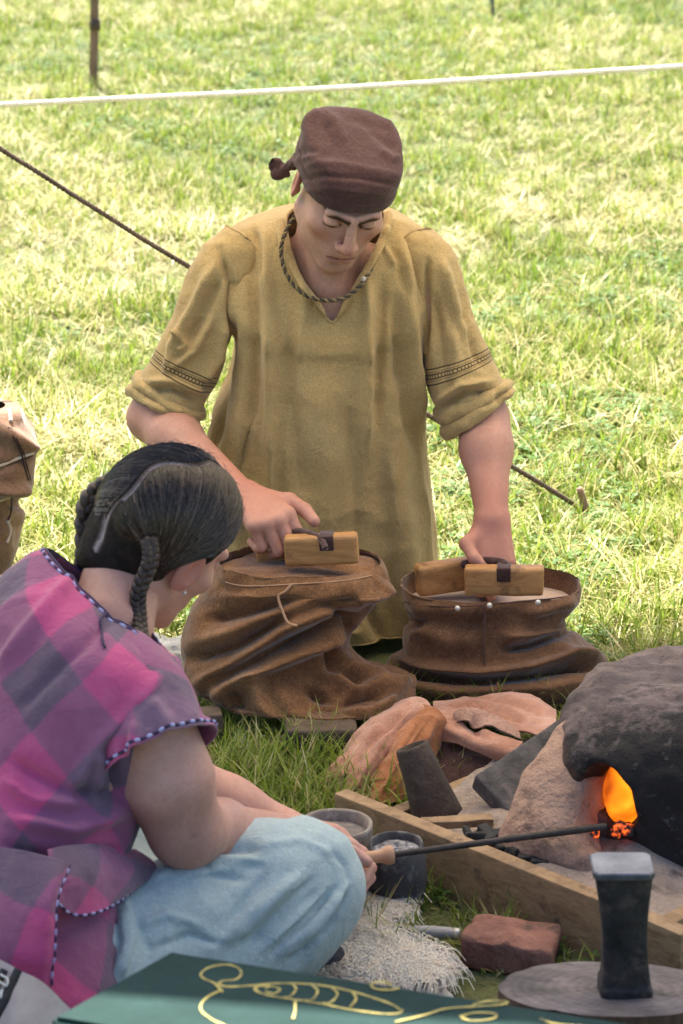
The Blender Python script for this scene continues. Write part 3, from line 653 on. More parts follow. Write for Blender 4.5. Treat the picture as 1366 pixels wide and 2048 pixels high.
lh2 = thing('leather_hide', 'torn pink leather hide lying between the low bellows and the clay furnace', 'leather', G(980, 1560))
hide([[(866, 1404, 4.2), (930, 1394, 4.22), (1000, 1388, 4.22), (1060, 1390, 4.2), (1112, 1420, 4.12)],
      [(868, 1418, 4.13), (930, 1408, 4.14), (1000, 1408, 4.13), (1060, 1415, 4.1), (1112, 1440, 4.05)],
      [(880, 1430, 4.08), (940, 1430, 4.07), (1000, 1434, 4.05), (1060, 1442, 4.03), (1108, 1456, 4.0)],
      [(884, 1438, 4.05), (950, 1442, 4.04), (1000, 1456, 4.0), (1050, 1466, 3.98), (1090, 1480, 3.96)]], [([(890, 1412), (960, 1420), (1020, 1445)], 5, -7), ([(900, 1404), (980, 1408), (1060, 1440)], 6, 6), ([(960, 1398), (1040, 1412), (1095, 1440)], 5, -6), ([(1000, 1395), (1060, 1408), (1105, 1430)], 6, 6), ([(980, 1425), (1050, 1445)], 5, -6)], M_pinkleather, 'hide', None, seed=9, parent=lh2, part='flap')
hide([[(862, 1446, 4.05), (900, 1432, 4.04), (940, 1452, 4.0), (990, 1468, 3.97), (1046, 1486, 3.94)],
      [(866, 1462, 4.03), (905, 1462, 4.0), (945, 1480, 3.97), (985, 1496, 3.94), (1030, 1506, 3.92)],
      [(872, 1482, 4.02), (910, 1486, 3.99), (950, 1502, 3.96), (985, 1516, 3.94), (1015, 1522, 3.93)]], [([(930, 1440), (960, 1470)], 9, -14), ([(880, 1450), (960, 1490), (1010, 1505)], 9, 5)], M_pinkleather, 'hide', None, seed=12, parent=lh2, part='rolled_edge')
hide([[(905, 1430, 4.03), (930, 1418, 4.035), (970, 1424, 4.02), (1010, 1440, 3.99), (1040, 1466, 3.955)],
      [(915, 1445, 4.02), (940, 1440, 4.0), (980, 1452, 3.98), (1015, 1466, 3.96), (1040, 1478, 3.945)]], [([(940, 1438), (962, 1456)], 9, -14)], M_pinkpale, 'hide', None, nv=40, seed=15, parent=lh2, part='torn_flap')
# dark sheet added for the shaded hollow below the torn edge
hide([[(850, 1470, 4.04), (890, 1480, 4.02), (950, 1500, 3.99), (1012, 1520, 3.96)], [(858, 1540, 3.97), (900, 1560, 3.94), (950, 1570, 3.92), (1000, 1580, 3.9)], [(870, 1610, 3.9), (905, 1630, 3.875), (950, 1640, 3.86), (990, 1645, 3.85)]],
     [], M_strap, 'hide', None, seed=19, parent=lh2, part='hollow_shade')
# ---- dark clay air pipe
M_bore_shade = M_simple('bore_shade_black', (.006, .006, .006), (.012, .011, .011), 40, .9)  # near-black colour painted in for the shade down the pipe
a = P(824, 1492, 3.815); b = P(882, 1652, 3.785); axis = nrm(a - b); L = np.linalg.norm(a - b)
M_soot = M_simple('sooty_clay', (.028, .018, .014), (.07, .047, .036), 14, .8, 90, .8, .004, c3=(.1, .072, .055), s3=30)
v, f = lathe([(.02, L * .2), (.0195, L * .9), (.0215, L * 1.0), (.025, L * 1.0), (.0265, L * .97), (.031, L * .6), (.038, L * .2), (.041, 0), (.0, 0)], b, 36, .0015, 3, axis); o = thing('air_pipe', '', 'pipe', b); make_mesh('pipe_wall', v, f, M_soot, o); v, f = lathe([(.0205, L * .86), (.01, L * .84), (0, L * .84)], b, 24, axis=axis); make_mesh('bore_shade', v, f, M_bore_shade, o); tag(o, 'dark sooty tapered clay pipe standing upright before the pink hides', 'pipe')  # black disc stands in for the shade inside the pipe mouth
# ---- leaning fire brick
c = P(1038, 1535, 3.93); x = nrm(P(1112, 1440, 3.87) - P(950, 1550, 3.77)); dn = nrm(P(1000, 1640, 3.71) - P(950, 1552, 3.77)); dn = nrm(dn - x * (x @ dn)); n3 = np.cross(x, dn)
M_slab = M_simple('grey_fire_brick', (.06, .055, .056), (.13, .118, .12), 30, .9, 90, .9, .004, c3=(.27, .21, .195), s3=14)
p0 = P(950, 1550, 3.77); ctr = p0 + x * .1 + dn * .045 - n3 * np.sign(n3[1]) * -.018
v, f = box(ctr, (.2, .09, .034), np.stack([x, dn, n3], 1), .1, 7, .0015); o = make_mesh('fire_brick', v, f, M_slab); tag(o, 'grey fire brick leaning against the furnace clay', 'brick')

# ---- wooden tray with clay bed
e1 = np.array((.707, -.707, 0)); e2 = np.array((.707, .707, 0)); Lc = np.array((.012, 3.74, 0)); S = .62
tr = thing('forge_tray', 'low square tray of nailed planks filled with clay under the furnace', 'tray', Lc + (e1 + e2) * S / 2)
def plank(a, b, w, h, zz, seed, tilt=0):
    d = b - a; v, f = box((a + b) / 2 + (0, 0, zz), (np.linalg.norm(d), w, h), basis(d), .06, seed, .0018); return make_mesh('plank', v, f, M_plank, tr)
plank(Lc - e1 * .02, Lc + e1 * (S + .02), .026, .095, .042, 1)
plank(Lc + e1 * .014 + e2 * .014, Lc + e2 * S + e1 * .014, .024, .045, .018, 2)
plank(Lc + e1 * (S - .03) + e2 * .015, Lc + e1 * (S - .03) + e2 * S, .026, .085, .04, 3)
plank(Lc + e2 * S + e1 * .02, Lc + e2 * S + e1 * (S - .05), .024, .085, .04, 4)
plank(G(842, 1648, .07), G(985, 1640, .075), .022, .012, .0, 5)
M_clay = M_simple('pale_clay', (.24, .185, .155), (.42, .33, .28), 11, .95, 45, 1.0, .012, c3=(.07, .055, .05), s3=13)
M_clayp = M_simple('pink_clay', (.34, .2, .145), (.46, .3, .22), 9, .95, 40, 1.0, .012, c3=(.16, .1, .075), s3=16)
uu = np.linspace(.018, S - .05, 60); gg = np.array([[Lc + e1 * p + e2 * q for q in uu] for p in uu]); gg[..., 2] = .026 + .04 * np.clip((gg[..., 0] - .13) / .16, 0, 1) + .016 * fbm(gg * 14, 3, 4) + .025 * np.exp(-((gg[..., 0] - .4) ** 2 + (gg[..., 1] - 3.7) ** 2) / .03)
v = gg.reshape(-1, 3); f = grid_faces(60, 60, False); rim = np.r_[0:60, 60 * np.arange(1, 60) + 59, (60 * 59 + np.arange(58, -1, -1)), 60 * np.arange(58, 0, -1)]
lowv = v[rim].copy(); lowv[:, 2] = .004; o0 = len(v); m_ = len(rim); ff = f[:, ::-1].tolist() + [[rim[i], rim[(i + 1) % m_], o0 + (i + 1) % m_, o0 + i] for i in range(m_)]
make_mesh('clay_bed', np.concatenate([v, lowv]), ff, M_clay, tr)
# charcoal on the clay
M_coal = M_simple('charcoal', (.008, .008, .009), (.03, .028, .028), 40, .75, 150, .8)
k = 0
for (x, y, s) in ((975, 1668, .02), (990, 1675, .022), (950, 1672, .016), (1010, 1683, .018), (1045, 1706, .022), (1065, 1716, .024), (1080, 1726, .016), (1030, 1700, .018), (1060, 1704, .014), (935, 1664, .012), (1000, 1692, .015), (1075, 1712, .02)):
    p = G(x, y, .076); v, f = box(p, (s * 1.7, s * .8, s * .7), rotm(random.uniform(-20, 20), random.uniform(-20, 20), random.uniform(0, 180)), .2, k, s * .12); o = make_mesh('charcoal_lump', v, f, M_coal); tag(o, 'small black charcoal lump on the pale clay bed beside the plank edge', 'charcoal', 'charcoal on the clay bed'); k += 1

# ---- clay furnace
def furnace():
    c = np.array((.542, 3.74, 0)); root = thing('clay_furnace', 'squat soot blackened clay furnace with fire glowing in its mouth', 'furnace', c + (0, 0, .06))
    B = Body(); B.ell(c + (0, 0, .165), (.215, .2, .118), k=.03); B.cap(c + (-.01, -.0, .05), c + (0, 0, .2), .2, .2, .05); B.ell(c + (-.12, -.09, .18), (.1, .09, .075), k=.05); B.ell(c + (.04, .0, .25), (.18, .16, .02), k=.02)
    mo = P(1203, 1628, 3.555); inn = mo + (.09, .13, .02)
    B.ell(mo + (.004, .01, .01), (.046, .085, .06), rotm(0, 0, -35), k=.012, op='sub'); B.ell(inn + (0, 0, -.005), (.1, .09, .06), k=.01, op='sub')
    ex = lambda p, d: smax(d, (p[:, 2] - .268 - .05 * (p[:, 0] - .5)).astype(np.float32), .06) + .011 * fbm(p * 11, 3, 4).astype(np.float32) + .006 * fbm(p * 40, 3, 9).astype(np.float32) - .003 * (1 - 2.2 * np.abs(fbm(p * 19, 2, 14))).astype(np.float32)
    V, F = B.mesh(.0045, extra=ex, lo=c + (-.34, -.32, .02), hi=c + (.34, .32, .36))
    t = NT('furnace_clay'); v = t.coord('Object'); n = t.noise(v, 9, 6, .7, .6); n2 = t.noise(v, 30, 5, .7)
    n3 = t.noise(v, 4.2, 4, .6, .3)
    geo = t.new('NewGeometry'); sx_ = t.new('SeparateXYZ'); t.ln(geo.outputs['Position'], sx_.inputs[0])
    col = t.ramp(n, [(.3, (.055, .042, .042)), (.45, (.12, .088, .084)), (.58, (.2, .148, .14)), (.72, (.34, .255, .235))])
    # soot: a black stain with its own ragged shape above and beside the mouth, thinning out round the wall
    ds = t.new('VectorMath', operation='DISTANCE'); t.ln(geo.outputs['Position'], ds.inputs[0]); ds.inputs[1].default_value = (mo[0] + .06, mo[1] - .02, .19)
    so_ = t.math('SUBTRACT', 1.12, t.math('MULTIPLY', ds.outputs['Value'], 5.0)); so_ = t.math('ADD', so_, t.math('MULTIPLY', t.math('SUBTRACT', n3, .5), 2.0)); so_ = t.math('ADD', so_, t.math('MULTIPLY', t.math('SUBTRACT', n2, .5), 1.6))
    col = t.mix(t.ramp(so_, [(.25, (0, 0, 0)), (.6, (.94, .94, .94))]), col, (.012, .0105, .011))
    rl = t.math('ADD', t.math('MULTIPLY', t.math('SUBTRACT', .355, sx_.outputs[0]), 9.0), t.math('MULTIPLY', t.math('SUBTRACT', .19, sx_.outputs[2]), 6.0)); rl = t.math('ADD', rl, t.math('MULTIPLY', t.math('SUBTRACT', n2, .5), 1.6))
    col = t.mix(t.ramp(rl, [(.2, (0, 0, 0)), (.7, (.8, .8, .8))]), col, (.2, .085, .04))
    tp_ = t.math('ADD', t.math('MULTIPLY', t.math('SUBTRACT', sx_.outputs[2], .265), 14.0), t.math('SUBTRACT', n2, .5)); col = t.mix(t.ramp(tp_, [(.2, (0, 0, 0)), (.7, (.6, .6, .6))]), col, (.17, .15, .16))
    col = t.mix(t.ramp(t.noise(v, 38, 4, .7), [(.6, (0, 0, 0)), (.72, (.45, .45, .45))]), col, (.26, .21, .2))
    make_mesh('furnace_body', V, F, t.fin(col, .9, t.bump(t.noise(v, 22, 6, .72), .8, .016, t.bump(t.noise(v, 90, 5, .7), .7, .006))), root)
    A = Body(); A.cap(P(1165, 1500, 3.7), P(1085, 1655, 3.61), .05, .056, .05); A.cap(P(1130, 1600, 3.64), P(1120, 1690, 3.55) + (0, .03, -.03), .05, .05, .04); A.cap(P(1060, 1670, 3.6) + (0, 0, -.02), P(1160, 1720, 3.5) + (.0, .05, -.03), .04, .035, .04)
    A.ell(mo + (.004, .0, .012), (.047, .1, .062), rotm(0, 0, -35), k=.012, op='sub')
    V, F = A.mesh(.0045, extra=lambda p, d: np.maximum(d + .012 * fbm(p * 12, 3, 6).astype(np.float32) + .003 * fbm(p * 50, 2, 8).astype(np.float32), .045 - p[:, 2])); make_mesh('clay_apron', V, F, M_clayp, root)
    # fire
    t = NT('fire_glow'); v = t.coord('Object'); n = t.noise(v, 11, 3, .55, .4)
    em = t.ramp(n, [(.3, (.22, .03, .0)), (.5, (.75, .17, .005)), (.68, (1, .36, .02))]); t.fin((.02, .01, .01), 1); t.val(t.b.inputs['Emission Color'], em); t.b.inputs['Emission Strength'].default_value = .6
    E_ = Body(); E_.ell(inn + (.015, .035, -.005), (.08, .05, .05), k=.01); E_.ell(mo + (.042, .052, .014), (.036, .022, .055), k=.02); V, F = E_.mesh(.006, extra=lambda p, d: d + .004 * fbm(p * 30, 2, 3).astype(np.float32)); make_mesh('fire', V, F, t.m, root)
    t = NT('hot_coal'); v = t.coord('Object'); em = t.ramp(t.noise(v, 90, 3), [(.48, (.0, .0, .0)), (.7, (.8, .1, .01))]); t.fin((.03, .028, .03), .9); t.val(t.b.inputs['Emission Color'], em); t.b.inputs['Emission Strength'].default_value = .7
    for k in range(7):
        p = mo + np.array((random.uniform(-.02, .05), random.uniform(-.01, .06), -.034 + random.uniform(-.006, .008))); v_, f_ = box(p, (.022, .014, .013), rotm(random.uniform(-30, 30), random.uniform(-30, 30), random.uniform(0, 180)), .2, k, .002); make_mesh('ember', v_, f_, t.m, root)
    v_, f_ = box(P(1378, 1366, 3.82), (.14, .1, .05), rotm(0, -2, 8), .1, 8, .004); make_mesh('top_brick', v_, f_, M_simple('scorched_brick', (.09, .04, .034), (.2, .1, .085), 20, .9, 70, .6, .004), root)
    return mo
MO = furnace()

# ---- pots
M_pot = M_simple('grey_stoneware', (.19, .16, .135), (.31, .26, .22), 16, .9, 120, .6, .002, c3=(.4, .36, .32), s3=50)
M_pot2 = M_simple('charred_crucible', (.03, .03, .033), (.075, .072, .078), 14, .9, 130, .7, .002, c3=(.2, .19, .19), s3=22)
M_sand = M_simple('grey_sand', (.13, .11, .105), (.24, .21, .2), 60, .95, 300, .8, .002)
M_ash = M_simple('ash_mix', (.06, .06, .075), (.38, .37, .4), 90, .95, 200, .9, .003, lo=.42, hi=.6)
c = G(672, 1646, .105); c[2] = 0
pt = thing('clay_pot', 'round grey clay pot filled with brownish sand behind the knee', 'pot', c)
v, f = lathe([(.0, .003), (.042, .002), (.047, .01), (.052, .05), (.0535, .1), (.053, .105), (.0505, .106), (.0475, .103), (.0465, .085)], c, 48, .0012, 2); make_mesh('pot_wall', v, f, M_pot, pt)
v, f = lathe([(.0475, .088), (.03, .091), (.015, .09), (.0, .092)], c, 36, .002, 5); make_mesh('sand', v, f, M_sand, pt)
c = G(793, 1687, .1); c[2] = 0
pt = thing('clay_pot', 'small charred black crucible full of pale ash beside the plank', 'pot', c)
v, f = lathe([(.0, .002), (.032, .001), (.04, .012), (.0455, .045), (.043, .08), (.0405, .098), (.039, .102), (.036, .1), (.034, .088)], c, 40, .003, 7); make_mesh('pot_wall', v, f, M_pot2, pt)
v, f = lathe([(.036, .09), (.024, .094), (.012, .092), (.0, .095)], c, 30, .004, 9); make_mesh('ash', v, f, M_ash, pt)
# ---- red brick and pale handled tool
c = G(1022, 1893, .02); v, f = box(c, (.126, .085, .046), rotm(2, 4, -14), .16, 3, .009); o = make_mesh('brick', v, f, M_simple('red_brick', (.15, .06, .045), (.3, .14, .105), 22, .9, 60, 1.0, .007, c3=(.08, .055, .045), s3=16)); tag(o, 'worn red brick lying on the ground before the tray', 'brick')
a = G(815, 1862, .012); b = G(918, 1868, .014)
tl = thing('chisel', 'short tool with a pale grey rounded handle lying against the red brick', 'tool', (a + b) / 2)
v, f = tube([a, a + (b - a) * .05, (a + b) / 2, b - (b - a) * .1, b], [.004, .0085, .0095, .0085, .007], 12, 20); make_mesh('handle', v, f, M_simple('grey_handle', (.3, .28, .3), (.42, .4, .42), 12, .6), tl)
v, f = tube([b - (b - a) * .12, b + (b - a) * .03], .0088, 12); make_mesh('ferrule', v, f, M_stud, tl)
# ---- stump and stake anvil
tilt = rotm(-14, 0, 0)
sc = G(1225, 1978, .17); 
M_bark = M_simple('bark', (.08, .05, .035), (.18, .1, .06), 20, .95, 60, .9, .008, stretch=(1, 1, .3)); M_stumptop0 = wood('stump_top', (.10, .082, .08), (.2, .165, .16), (.04, .035, .036), (1, 1, 1), .8, 14)
t = NT('stump_rings'); v = t.coord('Object'); dn_ = t.new('VectorMath', operation='DISTANCE'); t.ln(v, dn_.inputs[0]); dn_.inputs[1].default_value = tuple(sc + np.array((.02, -.01, 0)))
n = t.noise(v, 12, 5, .65); rg_ = t.math('SINE', t.math('ADD', t.math('MULTIPLY', dn_.outputs['Value'], 480.0), t.math('MULTIPLY', n, 9.0))); col = t.ramp(t.math('ADD', t.math('MULTIPLY', rg_, .03), n), [(.3, (.045, .037, .036)), (.5, (.12, .098, .095)), (.7, (.23, .19, .185))])
col = t.mix(t.ramp(t.noise(v, 26, 5, .7), [(.56, (0, 0, 0)), (.68, (.8, .8, .8))]), col, (.035, .03, .031)); M_stumptop = t.fin(col, .85, t.bump(t.noise(v, 60, 5, .7), .8, .005, t.bump(rg_, .12, .002)))
st = thing('tree_stump', 'dark round chopping stump with a tilted weathered top holding the stake anvil', 'stump', (sc[0], sc[1], 0))
th = np.arange(72) * 2 * math.pi / 72; rr = .138 * (1 + .05 * fbm(np.stack([np.cos(th) * 1.6, np.sin(th) * 1.6, th * 0], -1), 3, 3)); ring = np.stack([rr * np.cos(th), rr * np.sin(th), th * 0], -1)
tp = ring @ tilt.T + sc; prof = [tp * 1 + (0, 0, 0)]
g = [tp + (0, 0, .001)]
for s in np.linspace(0, 1, 14)[1:]:
    q = tp.copy(); q[:, :2] = sc[:2] + (tp[:, :2] - sc[:2]) * (1 + .06 * s); q[:, 2] = tp[:, 2] * (1 - s); g.append(q)
g = np.array(g); g[1:] += .003 * np.stack([fbm(g[1:] * (40, 40, 12) + k, 3, k) for k in range(3)], -1) * (1, 1, 0); make_mesh('bark', g.reshape(-1, 3), grid_faces(14, 72, True)[:, ::-1], M_bark, st)
g = np.array([sc + (ring * s) @ tilt.T + (tilt @ np.array((0, 0, 1.))) * .003 * (1 if s < .97 else .3) for s in (1.0, .97, .8, .6, .4, .2, .02)]); gz = g + np.array((0, 0, 1)) * (.0035 * fbm(g * 60, 3, 2))[..., None]
make_mesh('cut_top', gz.reshape(-1, 3), grid_faces(7, 72, True), M_stumptop, st)
ab = P(1250, 1968, sc[1] - .028); 
M_iron = M_simple('dark_iron', (.02, .018, .018), (.06, .052, .05), 26, .62, 70, .8, .003, c3=(.11, .085, .075), s3=45, Metallic=.35); M_ironw = M_simple('worn_steel', (.11, .11, .125), (.22, .22, .25), 22, .45, 200, .3, .001, Metallic=.7)
an = thing('stake_anvil', 'small dark iron stake anvil with a worn bright striking face on the stump', 'anvil', ab)
tw = np.array(P(1243, 1720, sc[1] - .02)); hgt = tw[2] - ab[2]
def sq(w, d, z, off): return np.array([(off + x * w, y * d, z) for x, y in ((-1, -.8), (-.8, -1), (.8, -1), (1, -.8), (1, .8), (.8, 1), (-.8, 1), (-1, .8))]) 
dx = tw[0] - ab[0]
lv = [(.031, .03, -.02, 0), (.031, .03, .002, 0), (.0285, .027, .012, 0), (.026, .025, hgt * .35, dx * .35), (.0275, .025, hgt * .6, dx * .6), (.033, .028, hgt * .9, dx * .9), (.0345, .03, hgt * .94, dx), (.0345, .03, hgt * .945, dx)]
g = catmull([sq(*q) + ab for q in lv], 30); v = g.reshape(-1, 3); f = grid_faces(30, 8, True).tolist() + [[29 * 8 + k for k in range(8)]]; make_mesh('shank', v, f, M_iron, an)
g = np.array([sq(.0345, .03, hgt * .942, dx), sq(.0365, .031, hgt * .95, dx), sq(.0365, .031, hgt * .99, dx), sq(.035, .0295, hgt, dx)]) + ab; make_mesh('striking_face', g.reshape(-1, 3), grid_faces(4, 8, True).tolist() + [[24 + k for k in range(8)]], M_ironw, an, smooth=False)

# ---- painted green chest in front
zt = .40; A0 = G(340, 1900, zt); F0 = G(98, 2036, zt); dl = nrm(F0 - A0); db = nrm(G(880, 1985, zt) - A0); dbp = db; 
A1 = A0 + db * .8; F1 = F0 + db * .8; 
M_gp = None
t = NT('green_paint'); v = t.coord('Object'); n = t.noise(v, 7, 6, .7); col = t.ramp(n, [(.3, (.007, .026, .024)), (.55, (.013, .04, .037)), (.75, (.026, .062, .056))])
col = t.mix(t.ramp(t.noise(v, 45, 5, .75), [(.62, (0, 0, 0)), (.72, (.4, .4, .4))]), col, (.07, .09, .075)); M_gp = t.fin(col, .8, t.bump(t.noise(v, 90, 4, .7), .35, .002), Specular_IOR_Level=.15)
ch = thing('painted_chest', 'dark green painted wooden chest with a yellow scrollwork creature on its lid', 'chest', (A0 + F1) / 2 * (1, 1, 0))
def prism(poly, z0, z1, bev=.004):
    bm = bmesh.new(); b = [bm.verts.new((p[0], p[1], z0)) for p in poly]; u = [bm.verts.new((p[0], p[1], z1)) for p in poly]; m = len(poly)
    bm.faces.new(b[::-1]); bm.faces.new(u)
    for i in range(m): bm.faces.new((b[i], b[(i + 1) % m], u[(i + 1) % m], u[i]))
    bmesh.ops.recalc_face_normals(bm, faces=bm.faces); bmesh.ops.bevel(bm, geom=list(bm.edges), offset=bev, segments=3, affect='EDGES'); bm.verts.ensure_lookup_table()
    r = np.array([x.co[:] for x in bm.verts]), [[x.index for x in q.verts] for q in bm.faces]; bm.free(); return r
poly = [A0, F0, F1, A1]; cc = sum(poly) / 4
v, f = prism(poly, zt - .03, zt, .005); make_mesh('lid', v, f, M_gp, ch, smooth=False)
v, f = prism([cc + (p - cc) * .96 for p in poly], 0, zt - .0315, .004); make_mesh('chest_body', v, f, M_gp, ch, smooth=False)
M_yel = M_simple('yellow_paint', (.3, .24, .05), (.55, .45, .12), 60, .7, 120, .3, c3=(.12, .12, .05), s3=90)
def ribbon(pts, w, z, name='painted_line'):
    c = catmull([G(x, y, zt) for x, y in pts], max(24, len(pts) * 8)); tg = nrm(np.gradient(c, axis=0)); s = np.stack([-tg[:, 1], tg[:, 0], tg[:, 0] * 0], -1)
    ww = .55 * w * (1 + .5 * fbm(c * 90, 2, 3))[:, None]; g = np.stack([c - s * ww, c + s * ww], 1); g[..., 2] = z; make_mesh(name, g.reshape(-1, 3), grid_faces(len(c), 2, False), M_yel, ch)
LN = [([(445, 1985), (430, 1968), (408, 1958), (402, 1948), (420, 1935), (455, 1930), (478, 1938), (482, 1950), (470, 1960), (448, 1962), (438, 1968), (455, 1974), (500, 1972), (540, 1968), (600, 1968), (660, 1974), (720, 1988), (780, 2008), (800, 2020)], .0028),
      ([(440, 1982), (415, 1995), (402, 2010), (404, 2024), (425, 2040), (450, 2052)], .003), ([(540, 1972), (515, 1974), (512, 1982), (530, 1990), (560, 1996), (600, 2002), (650, 2010), (700, 2020), (760, 2028), (795, 2028), (806, 2020)], .0028),
      ([(530, 1984), (548, 1988), (560, 1980), (545, 1974), (530, 1978)], .0022), ([(585, 1970), (592, 1980), (580, 1994), (565, 1996)], .0024), ([(625, 1972), (635, 1984), (625, 2000), (605, 2002)], .0024), ([(665, 1978), (675, 1990), (662, 2006), (645, 2008)], .0024), ([(705, 1986), (712, 2000), (700, 2016)], .0024),
      ([(590, 2004), (590, 2022), (586, 2040)], .0026), ([(800, 1978), (780, 1982), (752, 1980), (742, 1972), (755, 1966), (775, 1968), (782, 1974)], .0024), ([(790, 2046), (850, 2032), (890, 2020), (940, 2016), (1000, 2012), (1015, 2006), (980, 2004), (945, 2012)], .0028), ([(920, 2036), (950, 2028), (990, 2030), (985, 2040), (945, 2044), (922, 2038)], .0026),
      ([(1080, 2040), (1110, 2050), (1180, 2056)], .0026)]
for i, (p_, w_) in enumerate(LN): ribbon(p_, w_, zt + .0006 + .0001 * i)
# ---- pale canvas bag with a lettered black band, beside the chest
M_bag = M_simple('pale_canvas', (.3, .25, .235), (.4, .345, .325), 12, .9, 250, .4, .001)
M_band = M_simple('black_band', (.012, .012, .013), (.022, .02, .022), 40, .7); M_let = M_simple('white_print', (.6, .58, .56), (.7, .68, .66), 40, .8)
bgc = G(20, 2075, .24); bgt = thing('canvas_bag', 'pale canvas bag with a black lettered band beside the green chest', 'bag', (bgc[0], bgc[1], 0))
pa = P(-60, 1895, 2.86); pb = P(32, 1942, 2.84); pc = P(88, 1972, 2.80); pd = P(140, 2022, 2.74)
top = catmull([pa, pb, pc, pd], 40); nv_ = 50; g = []
for s in np.linspace(0, 1, nv_):
    drop = np.array((-.02 * s, -.16 * s + .05 * math.sin(s * 3.1), -(top[:, 2].mean() - .004) * s)) ; q = top + np.array((-.02, -.22, 0)) * s; q[:, 2] = top[:, 2] * (1 - s) ** 1.0 + .004; q[:, 1] -= .05 * math.sin(math.pi * s) * np.sin(np.linspace(.3, 2.9, 40)); g.append(q)
g = np.array(g); back = g.copy(); back[:, :, 1] = 2 * g[0, :, 1] - g[:, :, 1] - 0; back = top[None] + (back - top[None]) * (.5, .35, 1)
n = grid_normals(g, False); g = g + n * (.006 * fbm(g * 14, 3, 3))[..., None]
loop = np.concatenate([g, back[:, ::-1]], 1); make_mesh('bag_body', loop.reshape(-1, 3), grid_faces(nv_, 80, True), M_bag, bgt)
gp = g.reshape(-1, 3); sx, sy_ = proj(gp); okk = np.ones(len(gp), bool)
def strip(pts, w, mat, lift, nm):
    c = catmull(list(on_surface(gp, sx, sy_, okk, pts, lift)), 24); tg = nrm(np.gradient(c, axis=0)); vd = nrm(np.array((0, 0, CAMZ)) - c); s = nrm(np.cross(tg, vd)); gg = np.stack([c - s * w, c + s * w], 1); gg = np.stack([gg[:, 0], gg[:, 1], gg[:, 1] - vd * .001, gg[:, 0] - vd * .001], 1); make_mesh(nm, gg.reshape(-1, 3), grid_faces(24, 4, True), mat, bgt)
strip([(37, 1945), (22, 1975), (8, 2005), (-6, 2035)], .0055, M_band, .003, 'band'); strip([(14, 1935), (4, 1960), (-10, 1985)], .0045, M_band, .0035, 'band')
for L_ in ([(2, 1952), (10, 1960), (12, 1968), (4, 1972), (-4, 1964)], [(2, 1998), (6, 1986), (3, 1980), (-4, 1990)], [(-8, 1975), (-2, 1966)]):
    v, f = tube(on_surface(gp, sx, sy_, okk, L_, .007), .0012, 6, 16); make_mesh('letter', v, f, M_let, bgt)
FOLD = 2.8
# ================================================================ people: shared builders
def skin_mat(name, base, red):
    t = NT(name); v = t.coord('Object'); at = t.new('Attribute', attribute_name='tint'); rd = t.new('Attribute', attribute_name='red')
    col = t.ramp(t.noise(v, 26, 5, .65), [(.3, tuple(x * .78 for x in base)), (.7, tuple(x * 1.06 for x in base))])
    col = t.mix(t.ramp(t.noise(v, 160, 3, .6), [(.48, (0, 0, 0)), (.75, (.5, .5, .5))]), col, red)
    col = t.mix(rd.outputs['Fac'], col, red); col = t.mix(1.0, col, at.outputs['Color'], 'MULTIPLY')
    m = t.fin(col, .52, t.bump(t.noise(v, 300, 4, .65), .3, .0014), Subsurface_Weight=.12, Specular_IOR_Level=.35)
    t.b.inputs['Subsurface Radius'].default_value = (.012, .005, .003); t.b.inputs['Subsurface Scale'].default_value = 1.0
    return m
def head(B, Rm, c, jaw=1.0, sk=1.0):
    B.R, B.t = np.asarray(Rm), np.asarray(c)
    B.ell((0, -.014, .035 - (1 - sk) * .02), (.0745, .096 * (.5 + .5 * sk), .086 * sk), k=.01)
    B.ell((0, .03, -.04), (.06 * jaw, .064, .075), k=.035)
    for s in (-1, 1):
        B.cap((s * .052 * jaw, .0, -.055), (s * .016, .072, -.1), .017, .015, .022)
        B.ell((s * .043, .058, -.022), (.021, .022, .017), k=.02)
        B.cap((s * .04, .08, .021), (s * .012, .0905, .018), .009, .0085, .012)
    B.ell((0, .078, -.1), (.019, .0165, .0155), k=.018)
    B.ell((0, .072, -.066), (.03, .024, .022), k=.02)
    for s in (-1, 1): B.ell((s * .0315, .099, .0015), (.0165, .0155, .0105), k=.008, op='sub')
    for s in (-1, 1):
        B.ell((s * .031, .0775, .0005), (.0142, .0138, .0128), k=.002)
        B.cap((s * .019, .0905, -.0012), (s * .043, .0845, .0), .0022, .0016, .003)
    B.cap((0, .0935, .01), (0, .110, -.027), .008, .0105, .010); B.ell((0, .1135, -.0335), (.0115, .0095, .009), k=.007)
    for s in (-1, 1): B.ell((s * .0138, .1015, -.0385), (.0072, .009, .0066), k=.006)
    for s in (-1, 1): B.ell((s * .006, .109, -.0455), (.0035, .005, .003), k=.002, op='sub')
    B.cap((-.02, .0895, -.0675), (.02, .0895, -.0675), .0045, .0045, .008); B.cap((-.017, .0895, -.0785), (.017, .0895, -.0785), .0058, .0058, .009)
    B.cap((-.026, .094, -.0722), (.026, .094, -.0722), .0022, .0022, .003, 'sub'); B.cap((-.012, .101, -.0725), (.012, .101, -.0725), .0022, .0022, .003, 'sub')
    for s in (-1, 1):
        Re = rotm(-8, 0, s * -18)
        B.ell((s * .079, -.01, -.006), (.007, .019, .031), Re, k=.008); B.ell((s * .086, -.006, -.002), (.006, .011, .019), Re, k=.004, op='sub'); B.ell((s * .0775, -.002, -.014), (.006, .005, .008), k=.004)
    B.R, B.t = np.eye(3), np.zeros(3)
